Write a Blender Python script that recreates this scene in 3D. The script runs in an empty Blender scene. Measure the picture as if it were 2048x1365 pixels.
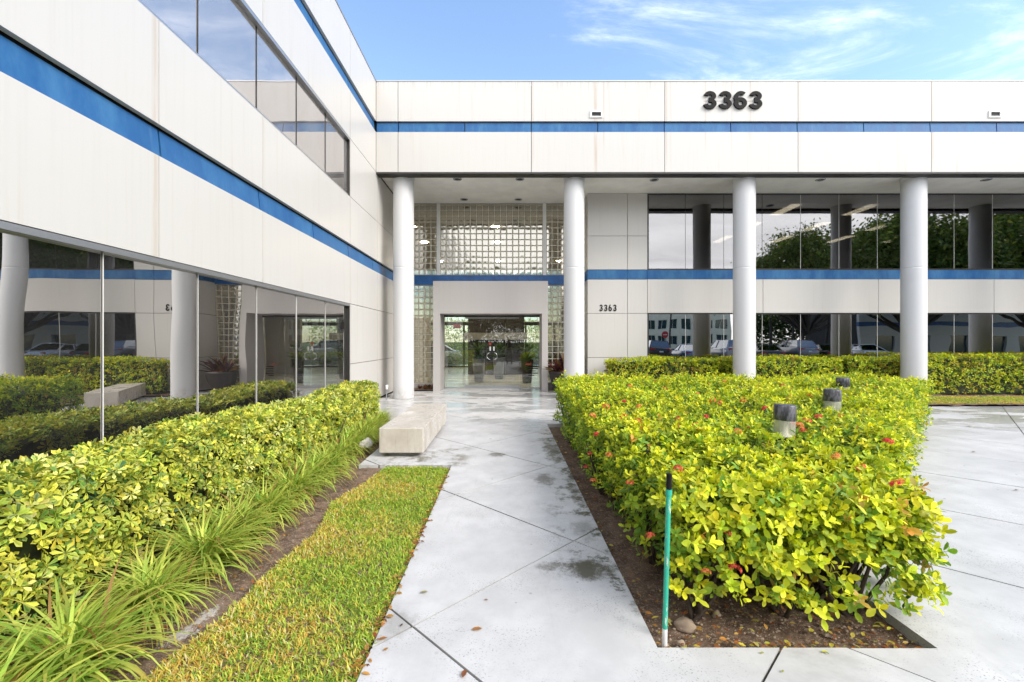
import bpy, bmesh, math, random
import numpy as np
from mathutils import Vector, Matrix
random.seed(7); RNG = np.random.default_rng(11)
R = math.radians
SC = bpy.context.scene
COL = SC.collection

# ------------------------------------------------------------------ camera
CAM_H = 1.6; FPX = 890.0; VX = 1012.0; VY = 682.0
cam_d = bpy.data.cameras.new('camera'); cam = bpy.data.objects.new('camera', cam_d); COL.objects.link(cam)
cam.location = (0, 0, CAM_H); cam.rotation_euler = (R(90), 0, 0)
cam_d.sensor_width = 36.0; cam_d.lens = FPX / 2048 * 36.0
cam_d.shift_x = (1024 - VX) / 2048; cam_d.clip_start = 0.05; cam_d.clip_end = 3000
SC.camera = cam

# ------------------------------------------------------------------ world, sun, exposure
SUN_EL, SUN_AZ = 38.0, 124.0      # azimuth clockwise from +Y: behind the camera, to its right
W = bpy.data.worlds.new('World'); SC.world = W; W.use_nodes = True
nt = W.node_tree; nt.nodes.clear()
def wn(t, **k):
    n = nt.nodes.new(t)
    for a, b in k.items(): setattr(n, a, b)
    return n
def wl(a, b): nt.links.new(a, b)
out = wn('ShaderNodeOutputWorld'); bg = wn('ShaderNodeBackground'); bg.inputs['Strength'].default_value = 0.15
sky = wn('ShaderNodeTexSky', sky_type='NISHITA', sun_disc=False)
sky.sun_elevation = R(SUN_EL); sky.sun_rotation = R(SUN_AZ); sky.air_density = 1.0; sky.dust_density = 0.5; sky.ozone_density = 1.5
tc = wn('ShaderNodeTexCoord'); sep = wn('ShaderNodeSeparateXYZ'); wl(tc.outputs['Generated'], sep.inputs[0])
def wm(op, a, b=None, c=None, clamp=False):
    n = wn('ShaderNodeMath', operation=op, use_clamp=clamp)
    for i, v in enumerate((a, b, c)):
        if v is None: continue
        if isinstance(v, (int, float)): n.inputs[i].default_value = v
        else: wl(v, n.inputs[i])
    return n.outputs[0]
zz = wm('MAXIMUM', wm('ADD', sep.outputs[2], 0.12), 0.06)
px = wm('DIVIDE', sep.outputs[0], zz); py = wm('DIVIDE', sep.outputs[1], zz)
cmb = wn('ShaderNodeCombineXYZ'); wl(wm('MULTIPLY', px, 0.85), cmb.inputs[0]); wl(wm('MULTIPLY', py, 2.2), cmb.inputs[1]); cmb.inputs[2].default_value = 3.4
n1 = wn('ShaderNodeTexNoise'); n1.inputs['Scale'].default_value = 1.25; n1.inputs['Detail'].default_value = 8; n1.inputs['Roughness'].default_value = 0.66; n1.inputs['Distortion'].default_value = 0.6
wl(cmb.outputs[0], n1.inputs['Vector'])
cmb2 = wn('ShaderNodeCombineXYZ'); wl(px, cmb2.inputs[0]); wl(py, cmb2.inputs[1]); cmb2.inputs[2].default_value = 8.2
n2 = wn('ShaderNodeTexNoise'); n2.inputs['Scale'].default_value = 0.6; n2.inputs['Detail'].default_value = 4; wl(cmb2.outputs[0], n2.inputs['Vector'])
# the cloud deck thickens smoothly towards the side the windows mirror
back = wm('ADD', wm('MULTIPLY_ADD', sep.outputs[1], -0.50, 0.03), wm('MULTIPLY', sep.outputs[0], 0.33), clamp=True)
cov = wm('ADD', wm('ADD', wm('MULTIPLY', n1.outputs[0], 0.75), wm('MULTIPLY', n2.outputs[0], 0.5)), wm('MULTIPLY', back, 0.9))
mr = wn('ShaderNodeMapRange', interpolation_type='SMOOTHSTEP'); wl(cov, mr.inputs[0])
mr.inputs[1].default_value = 0.63; mr.inputs[2].default_value = 1.00; mr.inputs[3].default_value = 0.0; mr.inputs[4].default_value = 0.96
shade = wn('ShaderNodeMapRange'); wl(n1.outputs[0], shade.inputs[0]); shade.inputs[1].default_value = 0.3; shade.inputs[2].default_value = 0.75; shade.inputs[3].default_value = 0.72; shade.inputs[4].default_value = 1.0
CL = 8.6
cc = wn('ShaderNodeMixRGB', blend_type='MULTIPLY'); cc.inputs[0].default_value = 1.0; cc.inputs[1].default_value = (CL, CL * 0.995, CL * 1.005, 1); wl(shade.outputs[0], cc.inputs[2])
mx = wn('ShaderNodeMixRGB'); wl(mr.outputs[0], mx.inputs[0]); wl(sky.outputs[0], mx.inputs[1]); wl(cc.outputs[0], mx.inputs[2])
wl(mx.outputs[0], bg.inputs['Color']); wl(bg.outputs[0], out.inputs['Surface'])

sun_d = bpy.data.lights.new('sun', 'SUN'); sun = bpy.data.objects.new('sun', sun_d); COL.objects.link(sun)
sun_d.energy = 1.4; sun_d.angle = R(26); sun_d.color = (1.0, 0.95, 0.88)
_s = Vector((math.sin(R(SUN_AZ)) * math.cos(R(SUN_EL)), math.cos(R(SUN_AZ)) * math.cos(R(SUN_EL)), math.sin(R(SUN_EL))))
sun.rotation_euler = _s.to_track_quat('Z', 'Y').to_euler(); sun.location = (0, 0, 40)

vs = SC.view_settings; vs.view_transform = 'Standard'; vs.look = 'None'; vs.exposure = 1.33; vs.gamma = 1.0; vs.use_curve_mapping = False
cy = SC.cycles; cy.use_denoising = True; cy.max_bounces = 8; cy.diffuse_bounces = 5; cy.glossy_bounces = 5; cy.transmission_bounces = 4; cy.transparent_max_bounces = 8
cy.use_adaptive_sampling = True; cy.adaptive_threshold = 0.015; cy.caustics_reflective = False; cy.caustics_refractive = False; cy.sample_clamp_indirect = 6.0

# ------------------------------------------------------------------ helpers
def link(o, parent=None):
    COL.objects.link(o)
    if parent is not None: o.parent = parent
    return o
def tag(o, label=None, cat=None, group=None, kind=None):
    if label: o['label'] = label
    if cat: o['category'] = cat
    if group: o['group'] = group
    if kind: o['kind'] = kind
    return o
def empty(name, loc=(0, 0, 0), rz=0.0):
    o = bpy.data.objects.new(name, None); o.location = loc; o.rotation_euler = (0, 0, rz); o.empty_display_size = 0.2
    return link(o)
def copy_tree(o, parent=None):
    c = o.copy(); COL.objects.link(c); c.parent = parent
    for ch in list(o.children): copy_tree(ch, c)
    return c

class MB:
    """collects faces; build() links them as one mesh object"""
    def __init__(s): s.v = []; s.f = []; s.sm = []
    def add(s, vs_, fs_, smooth=False):
        b = len(s.v); s.v += [tuple(p) for p in vs_]
        s.f += [tuple(b + i for i in f) for f in fs_]; s.sm += [smooth] * len(fs_); return s
    def box(s, x0, x1, y0, y1, z0, z1, ch=0.0):
        if ch <= 0:
            return s.add([(x0,y0,z0),(x1,y0,z0),(x1,y1,z0),(x0,y1,z0),(x0,y0,z1),(x1,y0,z1),(x1,y1,z1),(x0,y1,z1)],
                         [(0,3,2,1),(4,5,6,7),(0,1,5,4),(1,2,6,5),(2,3,7,6),(3,0,4,7)])
        bm = bmesh.new(); bmesh.ops.create_cube(bm, size=1.0)
        for v in bm.verts: v.co = Vector((x0 + (v.co.x + .5) * (x1 - x0), y0 + (v.co.y + .5) * (y1 - y0), z0 + (v.co.z + .5) * (z1 - z0)))
        bmesh.ops.bevel(bm, geom=list(bm.edges), offset=ch, segments=2, affect='EDGES', profile=0.5)
        return s.bm(bm)
    def bm(s, bm, smooth=False, mat=None):
        bm.verts.index_update()
        vs_ = [(mat @ v.co) if mat else v.co.copy() for v in bm.verts]
        s.add(vs_, [[v.index for v in f.verts] for f in bm.faces], smooth); bm.free(); return s
    def poly(s, pts, z0, z1):
        n = len(pts)
        vs_ = [(x, y, z0) for x, y in pts] + [(x, y, z1) for x, y in pts]
        fs = [tuple(range(n, 2 * n)), tuple(reversed(range(n)))] + [(i, (i + 1) % n, n + (i + 1) % n, n + i) for i in range(n)]
        return s.add(vs_, fs)
    def lathe(s, prof, seg=32, c=(0, 0, 0), smooth=True, caps=True):
        vs_ = []; fs = []
        for r, z in prof:
            for k in range(seg):
                a = 2 * math.pi * k / seg; vs_.append((c[0] + r * math.cos(a), c[1] + r * math.sin(a), c[2] + z))
        for i in range(len(prof) - 1):
            for k in range(seg):
                k2 = (k + 1) % seg; fs.append((i*seg+k, i*seg+k2, (i+1)*seg+k2, (i+1)*seg+k))
        s.add(vs_, fs, smooth)
        if caps:
            b = len(prof) - 1
            s.add(vs_[:seg], [tuple(reversed(range(seg)))]); s.add(vs_[b*seg:], [tuple(range(seg))])
        return s
    def tube(s, pts, rad, seg=8, caps=True):
        pts = [Vector(p) for p in pts]; n = len(pts)
        if not hasattr(rad, '__len__'): rad = [rad] * n
        vs_ = []; fs = []; up = None
        for i, p in enumerate(pts):
            t = (pts[min(i + 1, n - 1)] - pts[max(i - 1, 0)]).normalized()
            if up is None: up = t.orthogonal().normalized()
            up = (up - t * up.dot(t)).normalized(); sd = t.cross(up)
            for k in range(seg):
                a = 2 * math.pi * k / seg; vs_.append(p + (up * math.cos(a) + sd * math.sin(a)) * rad[i])
        for i in range(n - 1):
            for k in range(seg):
                k2 = (k + 1) % seg; fs.append((i*seg+k, i*seg+k2, (i+1)*seg+k2, (i+1)*seg+k))
        s.add(vs_, fs, True)
        if caps: s.add(vs_[:seg], [tuple(reversed(range(seg)))]); s.add(vs_[-seg:], [tuple(range(seg))])
        return s
    def mesh(s, name, mat):
        me = bpy.data.meshes.new(name); me.from_pydata(s.v, [], s.f)
        if any(s.sm): me.polygons.foreach_set('use_smooth', s.sm)
        if mat: me.materials.append(mat)
        me.update(); return me
    def build(s, name, mat, parent=None):
        return link(bpy.data.objects.new(name, s.mesh(name, mat)), parent)

def np_mesh(name, V, F, mat, col=None, smooth=False):
    me = bpy.data.meshes.new(name); nv, nf = len(V), len(F)
    me.vertices.add(nv); me.vertices.foreach_set('co', np.ascontiguousarray(V, dtype=np.float32).ravel())
    me.loops.add(nf * 3); me.loops.foreach_set('vertex_index', np.ascontiguousarray(F, dtype=np.int32).ravel())
    me.polygons.add(nf); me.polygons.foreach_set('loop_start', np.arange(0, nf * 3, 3, dtype=np.int32))
    try: me.polygons.foreach_set('loop_total', np.full(nf, 3, dtype=np.int32))
    except Exception: pass
    if smooth: me.polygons.foreach_set('use_smooth', np.ones(nf, dtype=bool))
    if col is not None:
        at = me.color_attributes.new('leafcol', 'FLOAT_COLOR', 'POINT')
        c4 = np.ones((nv, 4), dtype=np.float32); c4[:, :3] = col; at.data.foreach_set('color', c4.ravel())
    if mat: me.materials.append(mat)
    me.update(calc_edges=True); me.validate(); return me
def np_obj(name, V, F, mat, col=None, parent=None, smooth=False):
    return link(bpy.data.objects.new(name, np_mesh(name, V, F, mat, col, smooth)), parent)

# ------------------------------------------------------------------ materials
class Mat:
    def __init__(s, name):
        s.m = bpy.data.materials.new(name); s.m.use_nodes = True; s.t = s.m.node_tree; s.t.nodes.clear()
        s.o = s.n('ShaderNodeOutputMaterial')
    def n(s, t, **k):
        n = s.t.nodes.new(t)
        for a, b in k.items(): setattr(n, a, b)
        return n
    def l(s, a, b): s.t.links.new(a, b)
    def put(s, sock, v):
        if isinstance(v, bpy.types.NodeSocket): s.l(v, sock)
        elif isinstance(v, (tuple, list)) and len(v) == 3 and sock.type == 'RGBA': sock.default_value = (*v, 1)
        else: sock.default_value = v
    def math(s, op, a, b=None, clamp=False):
        n = s.n('ShaderNodeMath', operation=op, use_clamp=clamp); s.put(n.inputs[0], a)
        if b is not None: s.put(n.inputs[1], b)
        return n.outputs[0]
    def pos(s, scale=(1, 1, 1), obj=False):
        if obj: src = s.n('ShaderNodeTexCoord').outputs['Object']
        else: src = s.n('ShaderNodeNewGeometry').outputs['Position']
        mp = s.n('ShaderNodeMapping'); s.l(src, mp.inputs['Vector']); mp.inputs['Scale'].default_value = scale; return mp.outputs[0]
    def noise(s, vec, sc, det=4, rough=0.55, dist=0.0):
        n = s.n('ShaderNodeTexNoise'); s.l(vec, n.inputs['Vector']); n.inputs['Scale'].default_value = sc
        n.inputs['Detail'].default_value = det; n.inputs['Roughness'].default_value = rough; n.inputs['Distortion'].default_value = dist; return n.outputs[0]
    def ramp(s, v, a, b, lo=0.0, hi=1.0, smooth=True):
        n = s.n('ShaderNodeMapRange'); n.interpolation_type = 'SMOOTHSTEP' if smooth else 'LINEAR'
        s.put(n.inputs[0], v); n.inputs[1].default_value = a; n.inputs[2].default_value = b; s.put(n.inputs[3], lo); s.put(n.inputs[4], hi); return n.outputs[0]
    def mix(s, f, a, b, mode='MIX'):
        n = s.n('ShaderNodeMixRGB', blend_type=mode); s.put(n.inputs[0], f); s.put(n.inputs[1], a); s.put(n.inputs[2], b); return n.outputs[0]
    def bump(s, h, strength=0.3, dist=0.01):
        n = s.n('ShaderNodeBump'); s.put(n.inputs['Height'], h); n.inputs['Strength'].default_value = strength; n.inputs['Distance'].default_value = dist; return n.outputs[0]
    def pbr(s, col, rough=0.5, metal=0.0, spec=0.5, normal=None, **kw):
        n = s.n('ShaderNodeBsdfPrincipled'); s.put(n.inputs['Base Color'], col); s.put(n.inputs['Roughness'], rough); s.put(n.inputs['Metallic'], metal)
        s.put(n.inputs['Specular IOR Level'], spec)
        if normal is not None: s.l(normal, n.inputs['Normal'])
        for k, v in kw.items(): s.put(n.inputs[k.replace('_', ' ')], v)
        return n.outputs[0]
    def out(s, sh): s.l(sh, s.o.inputs['Surface']); return s.m

M = {}
def simple(name, col, rough=0.5, metal=0.0, spec=0.5, nz=0.0, nsc=6.0, bump=0.0, bsc=60.0):
    a = Mat(name); c = col
    if nz: c = a.mix(a.ramp(a.noise(a.pos(), nsc, 5), 0.3, 0.7), tuple(x * (1 - nz) for x in col), tuple(min(1, x * (1 + nz)) for x in col))
    nm = a.bump(a.noise(a.pos(), bsc, 4), bump, 0.004) if bump else None
    M[name] = a.out(a.pbr(c, rough, metal, spec, nm)); return M[name]

def mk_panel(name, base, streak, rough):
    a = Mat(name)
    big = a.noise(a.pos(), 0.45, 3)
    st = a.noise(a.pos((5.0, 5.0, 0.16)), 1.6, 5, 0.65)
    st2 = a.noise(a.pos((16, 16, 0.5)), 1.3, 3)
    f = a.ramp(st, 0.56, 0.80, 0.0, streak)
    c = a.mix(f, base, (base[0] * .82, base[1] * .72, base[2] * .58))
    c = a.mix(a.ramp(st2, 0.45, 0.75, 0, 0.10), c, (base[0] * .75, base[1] * .72, base[2] * .68))
    if name == 'panel':
        sp = a.n('ShaderNodeSeparateXYZ'); a.l(a.pos(), sp.inputs[0]); X, Y, Z = sp.outputs
        drip = a.noise(a.pos((9, 9, .35)), 1.7, 5, .7)
        for (x_, w_, k_, z0, z1) in ((2.40, .07, .75, 6.0, 7.70), (2.62, .03, .45, 6.6, 7.70), (4.30, .05, .4, 6.2, 8.5), (5.35, .04, .4, 6.7, 7.3), (6.05, .03, .4, 6.6, 7.3), (6.55, .05, .35, 6.7, 7.3), (.72, .05, .35, 6.2, 8.5), (7.87, .05, .3, 6.2, 8.5), (11.44, .06, .4, 6.2, 8.5)):
            f = a.math('MULTIPLY', a.ramp(a.math('ABSOLUTE', a.math('SUBTRACT', X, x_)), 0, w_, k_, 0), a.math('MULTIPLY', a.ramp(Z, z0 - .3, z0 + .7, 0, 1), a.ramp(drip, .3, .6)))
            c = a.mix(f, c, (.40, .27, .17))
        for (y_, k_) in ((4.42, .5), (6.40, .25), (2.62, .3), (9.97, .2)):
            f = a.math('MULTIPLY', a.math('MULTIPLY', a.ramp(a.math('ABSOLUTE', a.math('SUBTRACT', Y, y_)), 0, .06, k_, 0), a.ramp(X, -3.40, -3.38, 1, 0)), a.ramp(drip, .35, .62))
            c = a.mix(f, c, (.44, .33, .23))
        top = a.math('MULTIPLY', a.ramp(Z, 8.20, 8.56, 0, 1), a.ramp(a.noise(a.pos((14, 14, .6)), 1.6, 4, .7), .48, .72))
        c = a.mix(a.math('MULTIPLY', top, .45), c, (.30, .26, .21))
        low = a.math('MULTIPLY', a.ramp(Z, .0, .55, 1, 0), a.ramp(a.noise(a.pos(), 3.5, 5, .7), .35, .7))
        c = a.mix(a.math('MULTIPLY', low, .4), c, (.30, .27, .22))
    c = a.mix(a.ramp(big, 0.3, 0.7, 0.0, 0.06), c, (base[0] * .8, base[1] * .8, base[2] * .82))
    M[name] = a.out(a.pbr(c, rough, 0, 0.45))
mk_panel('panel', (0.555, 0.538, 0.512), 0.55, 0.30)
mk_panel('stucco', (0.47, 0.445, 0.43), 0.15, 0.7)

a = Mat('blue'); b_ = a.noise(a.pos((1.2, 1.2, .5)), 2.2, 6, 0.7); st = a.noise(a.pos((7, 7, 0.6)), 1.5, 4)
c = a.mix(a.ramp(b_, 0.35, 0.7), (0.018, 0.096, 0.26), (0.048, 0.162, 0.335)); c = a.mix(a.ramp(st, 0.55, 0.85, 0, .35), c, (0.12, 0.24, 0.40))
M['blue'] = a.out(a.pbr(c, a.ramp(b_, .3, .7, .35, .55), 0, .22))
simple('blue_deep', (0.012, 0.092, 0.285), 0.35, nz=.2)
a = Mat('column_paint'); st = a.noise(a.pos((6, 6, 0.25)), 1.5, 4)
sp = a.n('ShaderNodeSeparateXYZ'); a.l(a.pos(), sp.inputs[0]); ft = a.math('MULTIPLY', a.ramp(sp.outputs[2], .02, .45, 1, 0), a.ramp(a.noise(a.pos(), 7, 6, .7), .36, .68))
c = a.mix(a.ramp(st, .5, .8, 0, .22), (0.60, 0.60, 0.605), (0.50, 0.49, 0.47)); c = a.mix(a.math('MULTIPLY', ft, .55), c, (.28, .25, .21)); M['column'] = a.out(a.pbr(c, 0.42, 0, .4))
simple('reveal', (0.012, 0.012, 0.014), 0.7)
simple('alu', (0.42, 0.43, 0.45), 0.38, 0.85)
simple('alu_dark', (0.05, 0.048, 0.045), 0.4, 0.6)
simple('sealant', (0.74, 0.73, 0.70), 0.5)
simple('white_paint', (0.74, 0.74, 0.73), 0.45, nz=.05)
simple('soffit', (0.88, 0.86, 0.82), 0.55, nz=.06, nsc=2)
simple('chrome', (0.78, 0.78, 0.78), 0.15, 1.0)
simple('black_sign', (0.010, 0.009, 0.009), 0.6, 0, .15, nz=.3, nsc=20)
simple('mortar', (0.80, 0.76, 0.64), 0.8, nz=.1, nsc=20)
simple('dark_core', (0.035, 0.034, 0.033), 0.8)
simple('room_wall', (0.30, 0.29, 0.27), 0.8)
simple('concrete_side', (0.30, 0.30, 0.29), 0.85, nz=.25, nsc=14)

def mk_glass(name, tint, refl, fac, wav=0.006, rough=0.0, pale_veil=0.0):
    a = Mat(name)
    w = a.noise(a.pos((1.0, 1.0, 0.8)), 1.1, 1, 0.4)
    nm = a.bump(w, 1.0, wav)
    tr = a.n('ShaderNodeBsdfTransparent'); tr.inputs[0].default_value = (*tint, 1)
    gl = a.n('ShaderNodeBsdfGlossy'); gl.inputs['Color'].default_value = (*refl, 1); gl.inputs['Roughness'].default_value = rough; a.l(nm, gl.inputs['Normal'])
    lw = a.n('ShaderNodeFresnel'); lw.inputs['IOR'].default_value = 1.5
    f = a.math('ADD', a.math('MULTIPLY', lw.outputs[0], 1 - fac), fac, clamp=True)
    ms = a.n('ShaderNodeMixShader'); a.l(f, ms.inputs[0]); a.l(tr.outputs[0], ms.inputs[1]); a.l(gl.outputs[0], ms.inputs[2])
    if pale_veil:  # diffuse veil that paints a paler mirrored sky onto the panes
        df = a.n('ShaderNodeBsdfDiffuse'); df.inputs[0].default_value = (.62, .60, .60, 1); m2 = a.n('ShaderNodeMixShader'); a.l(a.ramp(a.noise(a.pos((1, 1, .6)), 2.5, 5, .6), .3, .7, pale_veil * .7, pale_veil * 1.2), m2.inputs[0]); a.l(ms.outputs[0], m2.inputs[1]); a.l(df.outputs[0], m2.inputs[2]); ms = m2
    M[name] = a.out(ms.outputs[0])
mk_glass('glass', (0.30, 0.29, 0.27), (0.79, 0.785, 0.80), 0.28, 0.003, 0.012)
mk_glass('glass_ground', (0.20, 0.19, 0.18), (0.86, 0.85, 0.85), 0.46, 0.003, 0.012)
mk_glass('glass_up', (0.16, 0.15, 0.14), (0.90, 0.86, 0.84), 0.60, 0.004, 0.0, 0.16)
mk_glass('glass_low', (0.10, 0.095, 0.09), (0.88, 0.86, 0.84), 0.62, 0.004, 0.0, 0.02)
mk_glass('door_glass', (0.86, 0.88, 0.86), (0.9, 0.9, 0.9), 0.06, 0.001)
mk_glass('car_glass', (0.10, 0.11, 0.12), (0.9, 0.95, 1.0), 0.3, 0.0)
# glass block: convex face, greenish edge
a = Mat('block_face'); tr = a.n('ShaderNodeBsdfTransparent'); tr.inputs[0].default_value = (.46, .43, .33, 1)
gl = a.n('ShaderNodeBsdfGlossy'); gl.inputs['Color'].default_value = (.90, .87, .80, 1); gl.inputs['Roughness'].default_value = .07
nm = a.bump(a.noise(a.pos(), 9.0, 2), .5, .002); a.l(nm, gl.inputs['Normal'])
ms = a.n('ShaderNodeMixShader'); ms.inputs[0].default_value = .38; a.l(tr.outputs[0], ms.inputs[1]); a.l(gl.outputs[0], ms.inputs[2])
M['block_face'] = a.out(ms.outputs[0])
a = Mat('block_rim'); M['block_rim'] = a.out(a.pbr((0.27, 0.26, 0.20), 0.12, 0, .8))

def emis(name, col, st):
    a = Mat(name); e = a.n('ShaderNodeEmission'); e.inputs[0].default_value = (*col, 1); e.inputs[1].default_value = st; M[name] = a.out(e.outputs[0])
emis('warm_lamp', (1.0, 0.72, 0.36), 14.0); emis('lobby_fill_glow', (1.0, 0.84, 0.60), 130.0); emis('troffer', (1.0, 0.93, 0.75), 3.0)

# leaf materials: colour per leaf comes from the mesh, light passes through the blade
def mk_leaf(name, trans=0.3, rough=0.42, spec=0.35, hue=1.0):
    a = Mat(name); at = a.n('ShaderNodeVertexColor'); at.layer_name = 'leafcol'
    p = a.pbr(at.outputs[0], rough, 0, spec)
    t = a.n('ShaderNodeBsdfTranslucent'); a.l(a.mix(1.0, at.outputs[0], (1.0, 1.0, 0.55), 'MULTIPLY'), t.inputs[0])
    ms = a.n('ShaderNodeMixShader'); ms.inputs[0].default_value = trans; a.l(p, ms.inputs[1]); a.l(t.outputs[0], ms.inputs[2])
    M[name] = a.out(ms.outputs[0])
mk_leaf('leaf', 0.27, .48, .28); mk_leaf('blade', 0.35, 0.5, 0.25); mk_leaf('petal', 0.2, 0.6, 0.2)
simple('twig', (0.055, 0.038, 0.026), 0.85, nz=.4, nsc=30)
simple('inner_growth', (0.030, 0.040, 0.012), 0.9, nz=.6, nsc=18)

# paving concrete: worn, speckled, algae along the shaded bed edge, damp and glossier where water stands
def mk_paving():
    a = Mat('paving')
    P = a.pos(); sp = a.n('ShaderNodeSeparateXYZ'); a.l(P, sp.inputs[0]); X, Y = sp.outputs[0], sp.outputs[1]
    n_big = a.noise(P, 0.55, 4, .6); n_mid = a.noise(P, 3.1, 6, .65); n_fine = a.noise(P, 60, 4, .6); n_vf = a.noise(P, 95, 3, .6)
    brush = a.noise(a.pos((9, 1.2, 1)), 1.4, 5, .6)
    c = a.mix(a.ramp(n_mid, .3, .72), (0.47, 0.463, 0.455), (0.585, 0.577, 0.567))
    c = a.mix(a.ramp(n_big, .35, .7, 0, .5), c, (0.41, 0.405, 0.40))
    c = a.mix(a.ramp(brush, .55, .8, 0, .25), c, (0.30, 0.294, 0.287))
    spk = a.math('MULTIPLY', a.ramp(n_vf, .58, .66), a.ramp(a.noise(P, 1.6, 5, .7), .44, .62))
    c = a.mix(a.math('MULTIPLY', spk, .8), c, (0.15, 0.14, 0.13))
    blot = a.math('MULTIPLY', a.ramp(a.noise(a.pos((.7, 1.3, 1)), 1.15, 7, .72, .6), .54, .72), .38)
    c = a.mix(blot, c, (0.25, 0.238, 0.222))
    vo = a.n('ShaderNodeTexVoronoi'); a.l(P, vo.inputs['Vector']); vo.inputs['Scale'].default_value = 5.5; vo.inputs['Randomness'].default_value = 1.0
    dots = a.math('MULTIPLY', a.ramp(vo.outputs['Distance'], .045, .075, 1, 0), a.ramp(a.noise(P, 0.9, 2), .45, .6))
    c = a.mix(a.math('MULTIPLY', dots, .8), c, (0.07, 0.065, 0.06))
    # algae: along the right-hand bed (x about 0.79) and by the bench
    edge = a.math('SUBTRACT', 0.80, X)
    al = a.math('MULTIPLY', a.ramp(edge, .02, .62, 1, 0), a.math('MULTIPLY', a.ramp(a.math('SUBTRACT', 0.84, X), 0, .01), a.math('MULTIPLY', a.ramp(Y, 2.4, 2.9), a.ramp(Y, 8.2, 9.0, 1, 0))))
    al = a.math('MULTIPLY', al, a.ramp(a.noise(a.pos((1, .9, 1)), 3.0, 8, .78), .50, .60))
    c = a.mix(a.math('MULTIPLY', al, .95), c, (0.060, 0.055, 0.026))
    n_st = a.noise(a.pos((1, .8, 1)), 6.0, 8, .78)
    for (cx, cy_, rx, ry, k_) in ((.56, 3.12, .24, .13, .95), (.35, 3.16, .14, .06, .55), (.73, 4.70, .08, .34, .95), (.68, 6.50, .13, .65, .85), (.47, 5.15, .13, .22, .7), (-.13, 6.25, .12, .12, .75), (.66, 3.75, .10, .22, .45), (-.62, 2.52, .10, .18, .35)):
        dx = a.math('MULTIPLY', a.math('SUBTRACT', X, cx), 1 / rx); dy = a.math('MULTIPLY', a.math('SUBTRACT', Y, cy_), 1 / ry)
        d2 = a.math('ADD', a.math('ADD', a.math('MULTIPLY', dx, dx), a.math('MULTIPLY', dy, dy)), a.math('MULTIPLY', a.math('SUBTRACT', n_st, .5), 7.0))
        c = a.mix(a.ramp(d2, -.2, 1.5, k_, 0), c, (0.070, 0.062, 0.035))
    bd = a.math('MULTIPLY', a.ramp(a.math('ABSOLUTE', a.math('ADD', X, 1.15)), .45, .8, 1, 0), a.math('MULTIPLY', a.ramp(Y, 5.6, 5.8), a.ramp(Y, 6.3, 7.0, 1, 0)))
    bd = a.math('MULTIPLY', bd, a.ramp(a.noise(P, 4.0, 6, .72), .45, .62))
    c = a.mix(a.math('MULTIPLY', bd, .8), c, (0.12, 0.10, 0.055))
    wet = a.math('MULTIPLY', a.ramp(Y, 6.0, 9.5), a.ramp(a.noise(a.pos((.55, 1.2, 1)), 1.0, 4, .6), .40, .56))
    c = a.mix(a.math('MULTIPLY', wet, .16), c, (0.30, 0.305, 0.33))
    rough = a.ramp(wet, 0, 1, .62, .10, smooth=False)
    nm = a.bump(a.math('ADD', a.math('MULTIPLY', n_fine, .6), n_mid), .22, .004)
    M['paving'] = a.out(a.pbr(c, rough, 0, .5, nm))
mk_paving()
a = Mat('joint'); M['joint'] = a.out(a.pbr(a.mix(a.noise(a.pos(), 9, 4), (.02, .018, .014), (.07, .06, .045)), .9))
a = Mat('soil'); P = a.pos(); n1_ = a.noise(P, 7, 6, .7); n2_ = a.noise(P, 45, 5, .7); n3_ = a.noise(P, 130, 3)
c = a.mix(a.ramp(n1_, .3, .7), (0.085, 0.052, 0.034), (0.24, 0.16, 0.108)); c = a.mix(a.ramp(n2_, .52, .68, 0, .75), c, (.38, .29, .21)); c = a.mix(a.ramp(n3_, .58, .70, 0, .7), c, (.50, .42, .33))
sp_n = a.n('ShaderNodeSeparateXYZ'); a.l(P, sp_n.inputs[0]); sd_ = a.math('ADD', a.math('POWER', a.math('MULTIPLY', a.math('ADD', a.math('SUBTRACT', sp_n.outputs[0], -1.80), a.math('MULTIPLY', a.math('SUBTRACT', sp_n.outputs[1], 2.55), -.22)), 11.0), 2.0), a.math('POWER', a.math('MULTIPLY', a.math('SUBTRACT', sp_n.outputs[1], 2.55), 3.2), 2.0))
c = a.mix(a.ramp(a.math('ADD', sd_, a.math('MULTIPLY', a.noise(P, 14, 6, .8), 4.2)), 2.05, 2.5, .9, 0), c, (.52, .47, .42))
M['soil'] = a.out(a.pbr(c, .92, 0, .2, a.bump(a.math('ADD', n2_, n1_), .9, .02)))
a = Mat('bench_concrete'); P = a.pos(); n1_ = a.noise(P, 2.5, 6, .65); n2_ = a.noise(a.pos((8, 8, .8)), 2.2, 5, .7); n3_ = a.noise(P, 120, 3)
c = a.mix(a.ramp(n1_, .3, .7), (.45, .40, .34), (.60, .56, .50)); c = a.mix(a.ramp(n2_, .52, .75, 0, .55), c, (.24, .20, .15)); c = a.mix(a.ramp(n3_, .6, .75, 0, .4), c, (.28, .24, .2))
M['bench'] = a.out(a.pbr(c, a.ramp(n1_, .4, .62, .55, .16), 0, .5, a.bump(n3_, .25, .003)))
a = Mat('asphalt'); P = a.pos(); c = a.mix(a.noise(P, 30, 4), (.035, .035, .037), (.075, .075, .078)); M['asphalt'] = a.out(a.pbr(c, .85, 0, .3))
a = Mat('ground'); P = a.pos(); c = a.mix(a.ramp(a.noise(P, .15, 5), .35, .65), (.05, .085, .022), (.11, .12, .04)); M['ground'] = a.out(a.pbr(c, .95, 0, .1))
a = Mat('rock'); P = a.pos(); c = a.mix(a.noise(P, 14, 5), (.20, .14, .095), (.46, .37, .28)); M['rock'] = a.out(a.pbr(c, .85, 0, .3, a.bump(a.noise(P, 50, 4), .6, .006)))
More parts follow.
